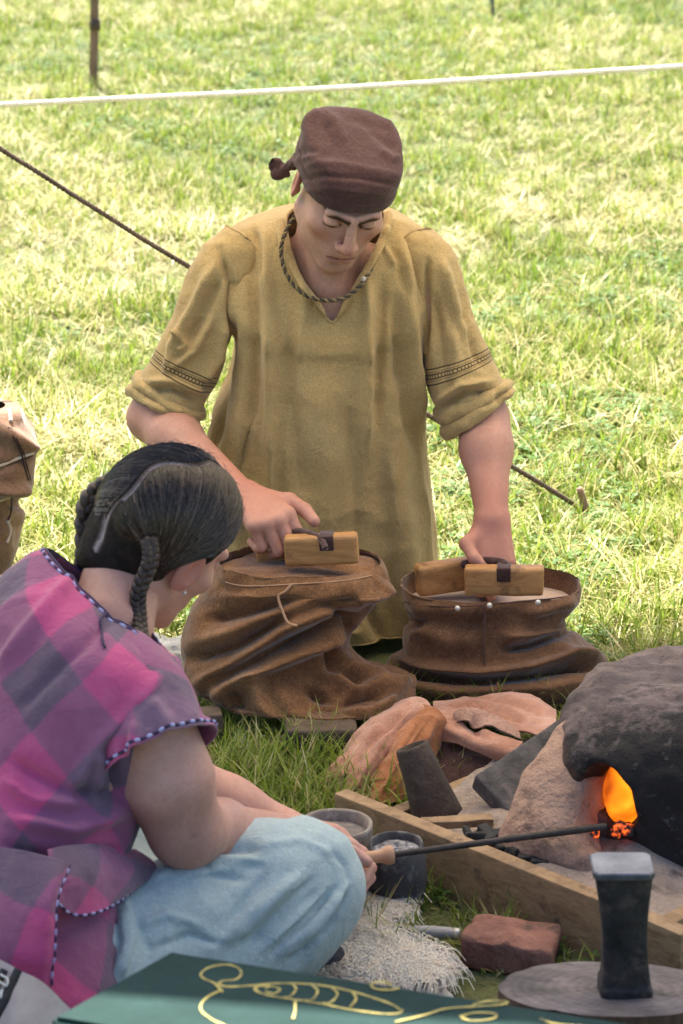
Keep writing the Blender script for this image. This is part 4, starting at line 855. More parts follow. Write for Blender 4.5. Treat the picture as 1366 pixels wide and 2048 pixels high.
def hand(B, W, d, n, s, curls, thumb, sc=1.0, spread=1.0):
    d = nrm(d); n = np.asarray(n, float); n = nrm(n - d * (d @ n)); s = np.asarray(s, float); s = nrm(s - d * (d @ s) - n * (n @ s)); W = np.asarray(W, float)
    offs = (.027, .009, -.009, -.026); dist = (.088, .092, .087, .078); lens = ((.043, .026, .021), (.047, .03, .022), (.044, .028, .022), (.034, .021, .019)); ch = []
    nails = []
    for f in range(4):
        k = W + d * dist[f] * sc + s * offs[f] * sc * spread - n * .003
        B.cap(W + s * offs[f] * .55 * sc - n * .001, k, .0155 * sc, .0118 * sc, .014)
        a = 0; p = k; c = []; r0 = (.0103, .0105, .01, .009)[f] * sc
        for j in range(3):
            a += R(curls[f][j]); dr = d * math.cos(a) + n * math.sin(a) + s * (offs[f] * 1.6 * (spread - .75)); dr = nrm(dr); q = p + dr * lens[f][j] * sc
            c.append(('c', p, q, r0 * (1 - .09 * j), r0 * (1 - .09 * (j + 1)), .003, 'add')); p = q
        nails.append((p - dr * .006 * sc - (d * -math.sin(a) + n * math.cos(a)) * r0 * .6)); ch.append(c)
    B.ell(W + d * .05 * sc + s * .018 * sc + n * .008, (.018 * sc, .03 * sc, .014 * sc), np.stack([s, d, n], 1), k=.016)
    tp = W + d * .02 * sc + s * .022 * sc + n * .004; c = []
    for j, (tv, L) in enumerate(zip(thumb, (.044, .033, .026))):
        tv = nrm(d * tv[0] + n * tv[1] + s * tv[2]); q = tp + tv * L * sc; r = (.0145, .0115, .0108, .009)
        if j == 0: B.cap(tp, q, r[0] * sc, r[1] * sc, .014)
        else: c.append(('c', tp, q, r[j] * sc, r[j + 1] * sc, .003, 'add'))
        tp = q
    nails.append(tp - tv * .005 - n * .004); ch.append(c); B.group(ch, .0065); return nails
def tubes_loft(path, rad, nu=90, nv=120, flat=1.0, twist=None, ref=(0, 0, 1)):
    """garment tube round a path; rad may be (a, b) pairs"""
    c = catmull(path, nv); rr = catmull([np.array(r if np.ndim(r) else (r, r), float) for r in rad], nv)
    tg = nrm(np.gradient(c, axis=0)); ref = np.asarray(ref, float); th = np.arange(nu) * 2 * math.pi / nu - math.pi; g = []
    for k in range(nv):
        a = nrm(np.cross(tg[k], ref)); b = np.cross(a, tg[k]); g.append(c[k] + rr[k, 0] * np.cos(th)[:, None] * a + rr[k, 1] * np.sin(th)[:, None] * b)
    s = np.r_[0, np.cumsum(np.linalg.norm(np.diff(c, axis=0), axis=1))]
    uv = np.stack([np.broadcast_to(th[None] * rr[:, :1], (nv, nu)), np.broadcast_to(s[:, None], (nv, nu))], -1)
    return np.array(g), uv
def garment(name, g, uv, mat, parent, folds=(), noise=.002, nfreq=14, ridged=0, rfreq=14, seed=0, thick=.0025, closed=True, flip=True, col=None):
    sgn = 1
    n = grid_normals(g, closed); cen = g.mean(1, keepdims=True)
    if ((n * (g - cen)).sum(-1).mean() < 0): n = -n; flip = True
    else: flip = False
    d = np.zeros(g.shape[:2])
    face = np.clip(.6 - (n * nrm(g - np.array((0, 0, CAMZ)))).sum(-1) * 1.5, 0, 1)
    if len(folds): d += FOLD * ridge_disp(g, folds) * face
    if noise: d += noise * fbm(g * nfreq, 3, seed)
    if ridged: d += ridged * (1 - np.abs(fbm(g * rfreq, 2, seed + 5)) * 2.4)
    g = g + n * d[..., None]; nv, nu = g.shape[:2]; f = grid_faces(nv, nu, closed)
    if flip: f = f[:, ::-1]
    o = make_mesh(name, g.reshape(-1, 3), f, mat, parent, uv=None if uv is None else uv.reshape(-1, 2), col=col)
    if thick: sm = o.modifiers.new('thick', 'SOLIDIFY'); sm.thickness = thick; sm.offset = -1
    return o, g

# ================================================================ the kneeling man
def man():
    root = thing('person', 'man kneeling in an ochre linen tunic and brown headscarf, pumping both bellows', 'person', (-.03, 4.72, 0))
    B = Body(); HC = P(686, 376, 4.53); HR = rotm(0, 7, 0) @ rotm(0, 0, 15) @ rotm(33, 0, 0) @ rotm(0, 0, 180)
    NB = np.array((-.03, 4.635, .735))
    B.ell((-.03, 4.69, .55), (.14, .085, .2), rotm(-18, 0, 0), k=.02); B.cap((-.03, 4.83, .22), (-.03, 4.7, .5), .12, .12, .05)
    for s, x in ((-1, -.195), (1, .14)): B.cap((-.03, 4.65, .7), (x * .9, 4.65, .68), .045, .04, .04)
    head(B, HR, HC, 1.07, .77)
    B.cap(NB + (0, .0, -.04), HC + HR @ np.array((0, -.03, -.05)), .058, .053, .03); B.cap(P(648, 560, 4.575), HC + HR @ np.array((-.0, .03, -.075)), .03, .025, .03); B.ell(P(664, 625, 4.585), (.06, .03, .05), k=.03)
    # his right arm (seen at the left)
    S1, E1, W1 = np.array((-.2, 4.645, .69)), P(303, 835, 4.62), P(486, 994, 4.36)
    B.chain([S1, (S1 + E1) / 2, E1], [.038, .036, .036], .03); B.chain([E1, E1 + (W1 - E1) * .28 + (0, 0, .0), W1], [.039, .042, .0265], .03)
    nails = hand(B, W1, P(556, 1062, 4.265) - W1 + (0, 0, .006), (.25, .1, -.9), (.75, .35, .5), [(48, 75, 45), (55, 78, 45), (60, 80, 45), (64, 78, 45)], [(.78, -.02, .62), (.97, .1, .2), (1, .25, .0)], 1.12)
    # his left arm (seen at the right)
    S2, E2, W2 = np.array((.142, 4.635, .69)), P(968, 835, 4.60), P(984, 1040, 4.445)
    B.chain([S2, (S2 + E2) / 2, E2], [.038, .036, .037], .03); B.chain([E2, E2 + (W2 - E2) * .3, W2], [.04, .042, .0275], .03)
    nails += hand(B, W2, (.03, -.42, -.62), (.05, .55, -.75), (-1, -.12, 0), [(30, 75, 50), (34, 78, 50), (38, 78, 50), (42, 75, 50)], [(.55, -.5, .55), (.8, -.25, -.35), (.75, .1, -.8)], .98)
    V, F = B.mesh(.0027, lo=(-.40, 4.14, .14), hi=(.335, 4.93, 1.0))
    # tints: lips, brows, lashes, stubble, flush
    L = (V - HC) @ HR; x, y, z = L.T; ax = np.abs(x); f = y > .04
    tint = np.ones((len(V), 3)); red = np.zeros(len(V))
    lip = f * np.exp(-((z + .0725) / .0065) ** 2) * np.clip(1 - (ax / .025) ** 4, 0, 1); red += .75 * lip
    red += f * .55 * np.exp(-((ax - .045) / .02) ** 2 - ((z + .03) / .018) ** 2) + f * .6 * np.exp(-(ax / .014) ** 2 - ((z + .033) / .014) ** 2) + .55 * (ax > .072) * (np.abs(z + .005) < .045) * (np.abs(y) < .05)
    brow = f * np.exp(-((z - (.0155 + .26 * (ax - .01) - 3.6 * np.maximum(ax - .028, 0) ** 1.45)) / (.0058 - .05 * np.maximum(ax - .02, 0))) ** 2) * (ax > .007) * np.clip((.05 - ax) / .007, 0, 1) * (y > .06)
    lash = f * np.exp(-((z + .0035 + .25 * np.maximum(ax - .033, 0)) / .0034) ** 2) * (ax > .0165) * np.clip((.047 - ax) / .005, 0, 1) * (y > .06); mouth = f * np.exp(-((z + .0724) / .0016) ** 2) * (ax < .026)
    sock = 0
    hairy = f * (z < -.045) * np.clip((ax - .0) / .03, 0, 1) * .0
    hair = np.clip(1.25 * brow + 1.3 * lash, 0, .97); tint *= (1 - hair)[:, None]; tint += hair[:, None] * np.array((.05, .035, .03))
    tint *= (1 - .6 * mouth)[:, None]; tint *= (1 - .12 * f * np.exp(-((z + .085) / .02) ** 2) * (ax < .045))[:, None]
    for w_ in (W1, W2): red += .45 * np.exp(-(np.linalg.norm(V - w_, axis=1) / .11) ** 2) * (1 - .0 * x)
    red += .25 * ((V[:, 2] < .5))
    for p in nails:
        q = np.exp(-(np.linalg.norm(V - p, axis=1) / .0055) ** 4); tint += (q * .12)[:, None]
    make_mesh('body', V, F, skin_mat('man_skin', (.56, .325, .245), (.43, .15, .105)), root, col={'tint': np.clip(tint, 0, 1.2), 'red': np.clip(red, 0, .8)})
    # ---- trousers (dark): thighs forward, shins folded under
    T = Body()
    for s in (-1, 1):
        hx = -.03 + s * .1
        T.cap((hx, 4.86, .19), (hx + s * .015, 4.67, .1), .088, .062, .05); T.cap((hx + s * .015, 4.67, .085), (hx - s * .01, 4.96, .055), .062, .042, .03); T.ell((hx - s * .01, 5.0, .045), (.04, .09, .04), k=.03)
    T.ell((-.03, 4.86, .22), (.16, .11, .11), k=.05); T.cap((-.03, 4.8, .12), (-.03, 4.63, .075), .06, .045, .06)
    V, F = T.mesh(.007, extra=lambda p, d: np.maximum(d + .005 * fbm(p * 20, 2, 3).astype(np.float32), .003 - p[:, 2])); make_mesh('trousers', V, F, M_cloth('black_cloth', (.012, .010, .010), (.022, .019, .019)), root)
    # ---- tunic
    nu = 260; th = np.arange(nu) * 2 * math.pi / nu - math.pi
    def ring(pts):                     # pts at equal angle steps from -pi
        p = [np.array(q) for q in pts]; m = len(p); k = np.arange(nu) / nu * m; out = []
        for t in k:
            i = int(t); fr = t - i; p0, p1, p2, p3 = p[(i - 1) % m], p[i % m], p[(i + 1) % m], p[(i + 2) % m]
            out.append(.5 * (2 * p1 + (p2 - p0) * fr + (2 * p0 - 5 * p1 + 4 * p2 - p3) * fr ** 2 + (3 * p1 - p0 - 3 * p2 + p3) * fr ** 3))
        return np.array(out)
    r0 = ring([P(574, 448, 4.62), P(584, 500, 4.578), P(604, 556, 4.556), P(632, 602, 4.545), P(664, 644, 4.538), P(690, 604, 4.545), P(714, 560, 4.556), P(740, 515, 4.578), P(764, 460, 4.62), P(764, 425, 4.66), P(740, 414, 4.69), P(705, 408, 4.70), P(668, 406, 4.705), P(635, 408, 4.70), P(604, 414, 4.69), P(582, 425, 4.66)])
    r1 = ring([P(500, 470, 4.63), P(530, 560, 4.572), P(575, 622, 4.548), P(620, 654, 4.537), P(664, 672, 4.532), P(708, 654, 4.537), P(755, 620, 4.548), P(792, 556, 4.572), P(812, 468, 4.63), P(800, 432, 4.69), P(765, 415, 4.725), P(715, 408, 4.74), P(665, 405, 4.745), P(615, 408, 4.74), P(560, 415, 4.725), P(515, 434, 4.69)])
    r2 = ring([P(440, 512, 4.65), P(458, 600, 4.588), P(520, 668, 4.545), P(592, 698, 4.532), P(664, 708, 4.528), P(735, 698, 4.532), P(800, 664, 4.545), P(845, 592, 4.588), P(858, 505, 4.65), P(852, 470, 4.71), P(800, 448, 4.755), P(735, 435, 4.775), P(665, 432, 4.78), P(590, 436, 4.775), P(510, 450, 4.755), P(446, 475, 4.71)])
    rows = [(590, 452, 862, 4.655, .122, .095), (660, 462, 852, 4.66, .128, .075), (740, 455, 848, 4.665, .132, .05), (810, 430, 845, 4.672, .136, .03), (880, 415, 849, 4.68, .142, .012), (960, 408, 858, 4.69, .152, .0), (1040, 410, 868, 4.70, .163, 0), (1110, 415, 874, 4.71, .175, 0), (1160, 420, 878, 4.72, .186, 0), (1205, 425, 880, 4.725, .19, 0), (1218, 428, 880, 4.725, .188, 0)]
    G_ = [r0, r1, r2]; pw = 2.5; cx = np.sign(np.cos(th)) * np.abs(np.cos(th)) ** (2 / pw); sy = np.sign(np.sin(th)) * np.abs(np.sin(th)) ** (2 / pw)
    for py, l, r, Y, ry, ti in rows:
        a, b = P(l, py, Y), P(r, py, Y); c = (a + b) / 2; G_.append(np.stack([c[0] + (b[0] - a[0]) / 2 * cx, c[1] + ry * sy, c[2] + ti * sy], -1))
    g = catmull(G_, 230); s_ = np.linspace(0, 1, 230)[:, None]
    # hanging folds get stronger towards the hem
    g = g + np.stack([0 * th, np.sin(th * 9 + 1.2 * np.sin(th * 2)) + .7 * np.sin(th * 17 + 2.3 * np.sin(th * 3)), 0 * th], -1)[None] * (.0085 * np.clip(s_ * 2 - .55, 0, 1))[..., None]
    FT = [([(530, 470), (540, 620), (545, 760), (540, 950), (545, 1100)], 12, 8), ([(500, 480), (512, 640), (508, 800), (470, 1000)], 11, -6), ([(570, 640), (585, 800), (600, 1000)], 16, -4), ([(735, 560), (737, 640), (738, 760), (730, 900)], 11, 7), ([(765, 560), (760, 700), (750, 850)], 12, -5),
          ([(800, 480), (815, 600), (822, 720), (838, 850)], 13, 7), ([(790, 600), (800, 740), (830, 900)], 12, -6), ([(650, 760), (648, 950), (655, 1150)], 22, 4), ([(700, 800), (712, 1000), (720, 1200)], 15, -4), ([(780, 900), (800, 1050), (815, 1250)], 16, 5), ([(840, 950), (850, 1080), (858, 1180)], 9, 5), ([(600, 1000), (620, 1150), (640, 1280)], 14, 4),
          ([(760, 470), (790, 520), (812, 600)], 7, -4), ([(505, 455), (520, 500), (523, 560)], 7, -5), ([(480, 470), (490, 520)], 7, 4), ([(755, 460), (775, 500), (790, 540)], 8, 5), ([(620, 540), (600, 700), (590, 850)], 13, 3), ([(470, 640), (450, 760), (425, 900)], 9, -6), ([(700, 1180), (740, 1230), (770, 1290)], 11, -5), ([(660, 1230), (720, 1270)], 9, 4)]
    uv = np.stack([np.broadcast_to(th[None] * .2, (230, nu)), np.broadcast_to(s_, (230, nu)) * .8], -1)
    t = NT('ochre_linen'); v = t.coord('Object'); wv = t.noise(v, 430, 3, .7)
    col = t.ramp(t.noise(v, 6, 5, .65), [(.28, (.47, .32, .132)), (.5, (.525, .362, .155)), (.74, (.575, .41, .185))])
    col = t.mix(t.ramp(wv, [(.38, (0, 0, 0)), (.75, (.7, .7, .7))]), col, (.22, .14, .05)); col = t.mix(t.ramp(t.noise(v, 150, 4, .7), [(.52, (0, 0, 0)), (.8, (.5, .5, .5))]), col, (.55, .41, .22)); col = t.mix(t.ramp(t.noise(v, 3.2, 4, .6), [(.55, (0, 0, 0)), (.8, (.35, .35, .35))]), col, (.43, .33, .2))
    b = t.bump(wv, .3, .0012); b = t.bump(t.noise(v, 34, 5, .62, 1.0), .55, .007, b); M_lin = t.fin(col, .93, b, Sheen_Weight=.2, Specular_IOR_Level=.15)
    tun, gt = garment('tunic', g, uv, M_lin, root, FT, .0045, 9, .0032, 13, 3)
    gp = gt.reshape(-1, 3); sx, sy2 = proj(gp); ok = gp[:, 1] < 4.66
    # hem line and neck edge
    v_, f_ = tube(np.r_[gt[1], gt[1][:1]] + (0, -.001, .001), .0024, 6, None); make_mesh('neck_edge', v_, f_, M_lin, tun)
    lo_ = gt[-8]; v_, f_ = tube(np.r_[lo_, lo_[:1]] + (0, -.0006, 0), .0016, 6, None); make_mesh('hem_edge', v_, f_, M_lin, tun)
    # collar: a standing band falling open to both sides of the slit
    for seg, nm in (((th > -3.2) & (th < -1.72), 'l'), ((th > -1.42) & (th < .25), 'r')):
        e = gt[2][seg]; m = len(e); cc = np.array((-.03, 4.61, 0)); out = e - cc; out[:, 2] = 0; out = nrm(out); w = np.interp(np.linspace(0, 1, m), [0, .15, .75, .97, 1], [.012, .016, .016, .012, .002] if nm == 'l' else [.002, .018, .022, .024, .02][::1])[:, None]
        if nm == 'r': w = np.interp(np.linspace(0, 1, m), [0, .03, .3, .8, 1], [.002, .008, .011, .012, .010])[:, None]
        up = np.array((0, 0, 1.)); q = [e - out * .003 - up * .004, e + out * .001 + up * w * .45, e + out * w * .25 + up * w * .85 - (0, .002, 0), e + out * w * .7 + up * w * .9 - (0, .004, 0), e + out * w * 1.05 + up * w * .45 - (0, .006, 0)]
        gg = catmull(q, 18); n_ = grid_normals(gg, False); gg = gg + n_ * (.0012 * fbm(gg * 60, 2, 4))[..., None]
        o = make_mesh('collar', gg.reshape(-1, 3), grid_faces(18, m, False), M_lin, tun); sm = o.modifiers.new('thick', 'SOLIDIFY'); sm.thickness = .002
    # ---- sleeves
    tb = NT('ochre_linen_banded'); tb.m.name = 'banded_sleeve'
    def sleeve(path, rad, folds, seed, band, cuff):
        g, uv = tubes_loft(path, rad, 110, 150, ref=(0, 1, 0)); s = uv[..., 1] / uv[-1, 0, 1]
        # band coordinate: metres from the centre of the printed band
        bc = (uv[..., 1] - band * uv[-1, 0, 1]).ravel(); uc = uv[..., 0].ravel()
        o, gs = garment('sleeve', g, uv, M_sleeve, root, folds, .005, 12, .0035, 17, seed, col={'band': bc, 'around': uc})
        c = gs[-6:].mean((0, 1)); ax = nrm(gs[-1].mean(0) - gs[-14].mean(0)); 
        rows_ = []; basis_ring = gs[-4] - gs[-4].mean(0)
        for k, (off, sc_) in enumerate(((-.012, .94), (-.010, 1.05), (-.002, 1.13), (.007, 1.10), (.010, 1.03), (.013, 1.09), (.021, 1.13), (.029, 1.06), (.030, .97), (.024, .88), (.012, .84))):
            ph = np.arange(110) / 110 * 6.283; wob = 1 + .05 * np.sin(ph * 2 + seed) + .03 * np.sin(ph * 5 + k * .8 + seed)
            rows_.append(gs[-4].mean(0) + ax * (off * cuff * (1 + .35 * np.sin(ph + seed)))[:, None] + basis_ring * (sc_ * wob)[:, None])
        gc = catmull(rows_, 60); garment('cuff', gc, None, M_lin, o, (), .003, 30, .002, 40, seed, thick=0)
        return o
    t = NT('linen_sleeve'); v = t.coord('Object'); wv = t.noise(v, 430, 3, .7)
    col = t.ramp(t.noise(v, 6, 5, .65), [(.28, (.47, .32, .132)), (.5, (.525, .362, .155)), (.74, (.575, .41, .185))]); col = t.mix(t.ramp(wv, [(.38, (0, 0, 0)), (.75, (.7, .7, .7))]), col, (.22, .14, .05)); col = t.mix(t.ramp(t.noise(v, 150, 4, .7), [(.52, (0, 0, 0)), (.8, (.5, .5, .5))]), col, (.55, .41, .22))
    bd = t.new('Attribute', attribute_name='band').outputs['Fac']; ar = t.new('Attribute', attribute_name='around').outputs['Fac']; ab_ = t.math('ABSOLUTE', bd)
    l1 = t.math('LESS_THAN', t.math('ABSOLUTE', t.math('SUBTRACT', ab_, .0125)), .0013); zig = t.math('PINGPONG', ar, .0065); ring_ = t.math('ABSOLUTE', t.math('SUBTRACT', t.math('ADD', t.math('POWER', t.math('SUBTRACT', zig, .00325), 2.0), t.math('POWER', bd, 2.0)), .000016)); l2 = t.math('LESS_THAN', ring_, .00001)
    l3 = t.math('LESS_THAN', t.math('ABSOLUTE', t.math('SUBTRACT', ab_, .0072)), .0007); dots = t.math('MULTIPLY', l3, 0.7)
    fac = t.math('MULTIPLY', t.math('MINIMUM', t.math('ADD', t.math('ADD', l1, l2), dots), 1.0), .85); col = t.mix(fac, col, (.05, .03, .018))
    b = t.bump(wv, .3, .0012); b = t.bump(t.noise(v, 34, 5, .62, 1.0), .55, .007, b); M_sleeve = t.fin(col, .93, b, Sheen_Weight=.2, Specular_IOR_Level=.15)
    sleeve([P(492, 498, 4.66), P(455, 538, 4.64), P(424, 600, 4.63), P(400, 665, 4.625), P(368, 738, 4.62), P(336, 798, 4.615)], [.05, .056, .056, .056, .0605, .0605],
           [([(440, 500), (462, 570), (460, 660), (455, 740)], 7, -6), ([(430, 530), (385, 620), (345, 700), (330, 760)], 9, 6), ([(440, 560), (400, 640), (372, 690)], 9, -5), ([(420, 640), (390, 700), (345, 740)], 8, 5), ([(450, 640), (430, 720), (400, 770)], 10, 6), ([(300, 780), (340, 775), (400, 800)], 7, -6), ([(300, 765), (350, 762), (410, 785)], 8, 5), ([(360, 660), (372, 690), (358, 705)], 6, 6)], 3, .80, 1.0)
    sleeve([P(818, 492, 4.66), P(848, 532, 4.64), P(872, 596, 4.63), P(892, 660, 4.62), P(918, 740, 4.61), P(948, 806, 4.60)], [.05, .056, .054, .053, .059, .0605],
           [([(856, 520), (852, 620), (848, 720)], 6, -6), ([(880, 520), (905, 600), (935, 680)], 10, 5), ([(870, 600), (880, 690), (890, 760)], 11, -4), ([(920, 620), (940, 680), (960, 730)], 8, -4), ([(880, 800), (920, 770), (975, 765)], 7, 6), ([(885, 815), (930, 785), (1000, 785)], 6, -6), ([(905, 660), (915, 720), (905, 770)], 9, 4)], 8, .76, 1.05)
    # ---- cord necklace
    pts = [P(596, 425, 4.58), P(577, 452, 4.565), P(563, 492, 4.548), P(567, 532, 4.537), P(586, 568, 4.527), P(615, 592, 4.52), P(650, 601, 4.519), P(685, 597, 4.519), P(712, 580, 4.524), P(728, 562, 4.534), P(745, 530, 4.565), P(765, 480, 4.60), P(745, 440, 4.66), P(690, 420, 4.69), P(630, 415, 4.67), P(596, 425, 4.58)]
    st = twist_rope('n', pts, .0037, [0, 1], '', '', n=520, pitch=1.9, strands=2); nk = make_mesh('necklace', *st[0][0], M_roped, root); make_mesh('light_strand', *st[1][0], M_simple('tan_cord', (.2, .14, .06), (.3, .22, .1), 80, .85), nk)
    v_, f_ = lathe([(0, .005), (.0035, .0035), (.0045, 0), (.0035, -.0035), (0, -.005)], P(727, 558, 4.53), 12); make_mesh('bead', v_, f_, M_pale, nk)
    # ---- headscarf
    prof = [(.030, .083, .104), (.036, .0855, .1065), (.05, .086, .107), (.056, .0835, .1045), (.060, .086, .105), (.075, .0865, .103), (.088, .0855, .098), (.097, .079, .087), (.1015, .060, .066), (.103, .03, .034), (.1035, .0, .0)]
    nu2 = 200; t2 = np.arange(nu2) * 2 * math.pi / nu2 - math.pi; GG = []
    pw = 2.7; cx2 = np.sign(np.cos(t2)) * np.abs(np.cos(t2)) ** (2 / pw); sy3 = np.sign(np.sin(t2)) * np.abs(np.sin(t2)) ** (2 / pw)
    for i, (z, rx, ry) in enumerate(prof):
        low = max(0, 1 - i / 5); GG.append(np.stack([rx * cx2, -.013 + ry * sy3, z + low * (-.030 * np.clip(-sy3, 0, 1) - .012 * (1 - np.abs(sy3)) + .001) + .0], -1))
    GG = [q * np.array((.955, .965, .97)) for q in GG]; g = catmull(GG, 130) @ HR.T + HC
    FH = [([(590, 340), (630, 325), (690, 330), (760, 345), (798, 350)], 7, 4), ([(588, 362), (650, 352), (720, 356), (796, 372)], 6, -5), ([(586, 330), (605, 318), (625, 312)], 6, 5), ([(585, 318), (605, 306), (640, 300)], 6, -4), ([(640, 222), (668, 245), (690, 290)], 12, 7), ([(655, 240), (665, 290), (660, 320)], 13, -6), ([(600, 260), (612, 240), (640, 222)], 9, 8), ([(770, 235), (790, 270), (800, 310)], 9, 6), ([(740, 260), (775, 290), (798, 300)], 8, -5),
          ([(620, 250), (600, 300), (590, 330)], 10, 4), ([(700, 235), (740, 250), (780, 262)], 9, -4), ([(590, 385), (650, 378), (720, 384), (785, 394)], 6, 2.5), ([(760, 300), (785, 318), (800, 315)], 7, 5)]
    M_scarf = M_cloth('brown_scarf', (.075, .035, .033), (.115, .058, .055), 6, 800)
    FH = [(a_, b_ * 1.1, c_ * .33) for a_, b_, c_ in FH]; sc_, gsf = garment('headscarf', g, None, M_scarf, root, FH, .0016, 14, .0009, 22, 5, thick=.0025)
    kb = P(583, 340, 4.585); kc = P(566, 336, 4.60)
    for pts, rad in (([P(606, 320, 4.57), P(590, 322, 4.585), P(578, 332, 4.595), P(566, 338, 4.60)], [(.006, .012), (.008, .012), (.007, .009), (.006, .008)]), ([P(575, 340, 4.6), P(560, 336, 4.605), P(549, 328, 4.605), P(542, 323, 4.60)], [(.009, .009), (.011, .008), (.012, .006), (.006, .003)]), ([P(578, 342, 4.6), P(564, 346, 4.6), P(553, 346, 4.6), P(546, 338, 4.6)], [(.009, .009), (.010, .008), (.010, .006), (.004, .003)]), ([P(598, 300, 4.60), P(592, 318, 4.60), P(582, 336, 4.60)], [(.004, .01), (.007, .014), (.006, .009)])):
        gk, _ = tubes_loft(pts, rad, 30, 30, ref=(0, 1, 0)); garment('scarf_knot', gk, None, M_scarf, sc_, (), .003, 50, .002, 60, 7, thick=0)
    return root
man()
# ================================================================ the seated woman
def braid(path, r, amp, turns, n=220):
    c = catmull(path, n); tg = nrm(np.gradient(c, axis=0)); a = nrm(np.cross(tg, np.array((.3, -.9, .3)))); b = np.cross(tg, a); out = []
    ph = np.linspace(0, turns * 2 * math.pi, n); tp = np.interp(np.linspace(0, 1, n), [0, .9, 1], [1, .8, .5])
    for k in range(3):
        q = ph + k * 2 * math.pi / 3; out.append(tube(c + (amp * np.sin(q) * tp)[:, None] * a + (amp * .55 * np.sin(2 * q) * tp)[:, None] * b, r * tp, 8))
    return join(out)
def plaid_mat():
    t = NT('pink_plaid'); uv = t.new('UVMap'); uv.uv_map = 'uv'; sp_ = t.new('SeparateXYZ'); t.ln(uv.outputs[0], sp_.inputs[0]); v = t.coord('Object')
    n = t.math('MULTIPLY', t.math('SUBTRACT', t.noise(v, 9, 3), .5), .012)
    def bandf(s, off):
        q = t.math('PINGPONG', t.math('ADD', t.math('ADD', s, off), n), .092); return t.ramp(q, [(.0445, (0, 0, 0)), (.0475, (1, 1, 1))])
    ca_, sa_ = math.cos(R(24)), math.sin(R(24)); U_ = t.math('ADD', t.math('MULTIPLY', sp_.outputs[0], ca_), t.math('MULTIPLY', sp_.outputs[1], sa_)); V_ = t.math('SUBTRACT', t.math('MULTIPLY', sp_.outputs[1], ca_), t.math('MULTIPLY', sp_.outputs[0], sa_)); a = bandf(U_, .02); b = bandf(V_, .05); s = t.math('MULTIPLY', t.math('ADD', a, b), .5)
    streak = t.noise(t.scalev(uv.outputs[0], (600, 70, 1)), 1, 4, .7); streak2 = t.noise(t.scalev(uv.outputs[0], (90, 900, 1)), 1, 3, .6)
    col = t.ramp(s, [(.0, (.66, .055, .215)), (.28, (.66, .055, .215)), (.5, (.31, .07, .165)), (.72, (.31, .07, .165)), (1.0, (.085, .07, .095))]); 
    col = t.mix(t.math('MULTIPLY', streak, .5), col, (.30, .16, .24)); col = t.mix(t.math('MULTIPLY', streak2, .35), col, (.16, .07, .12))
    col = t.mix(t.ramp(t.noise(v, 7, 4), [(.5, (0, 0, 0)), (.8, (.4, .4, .4))]), col, (.5, .25, .36))
    bb = t.bump(streak, .25, .001); bb = t.bump(t.noise(v, 36, 5, .65, .9), .55, .007, bb)
    return t.fin(col, .93, bb, Sheen_Weight=.25, Specular_IOR_Level=.15)
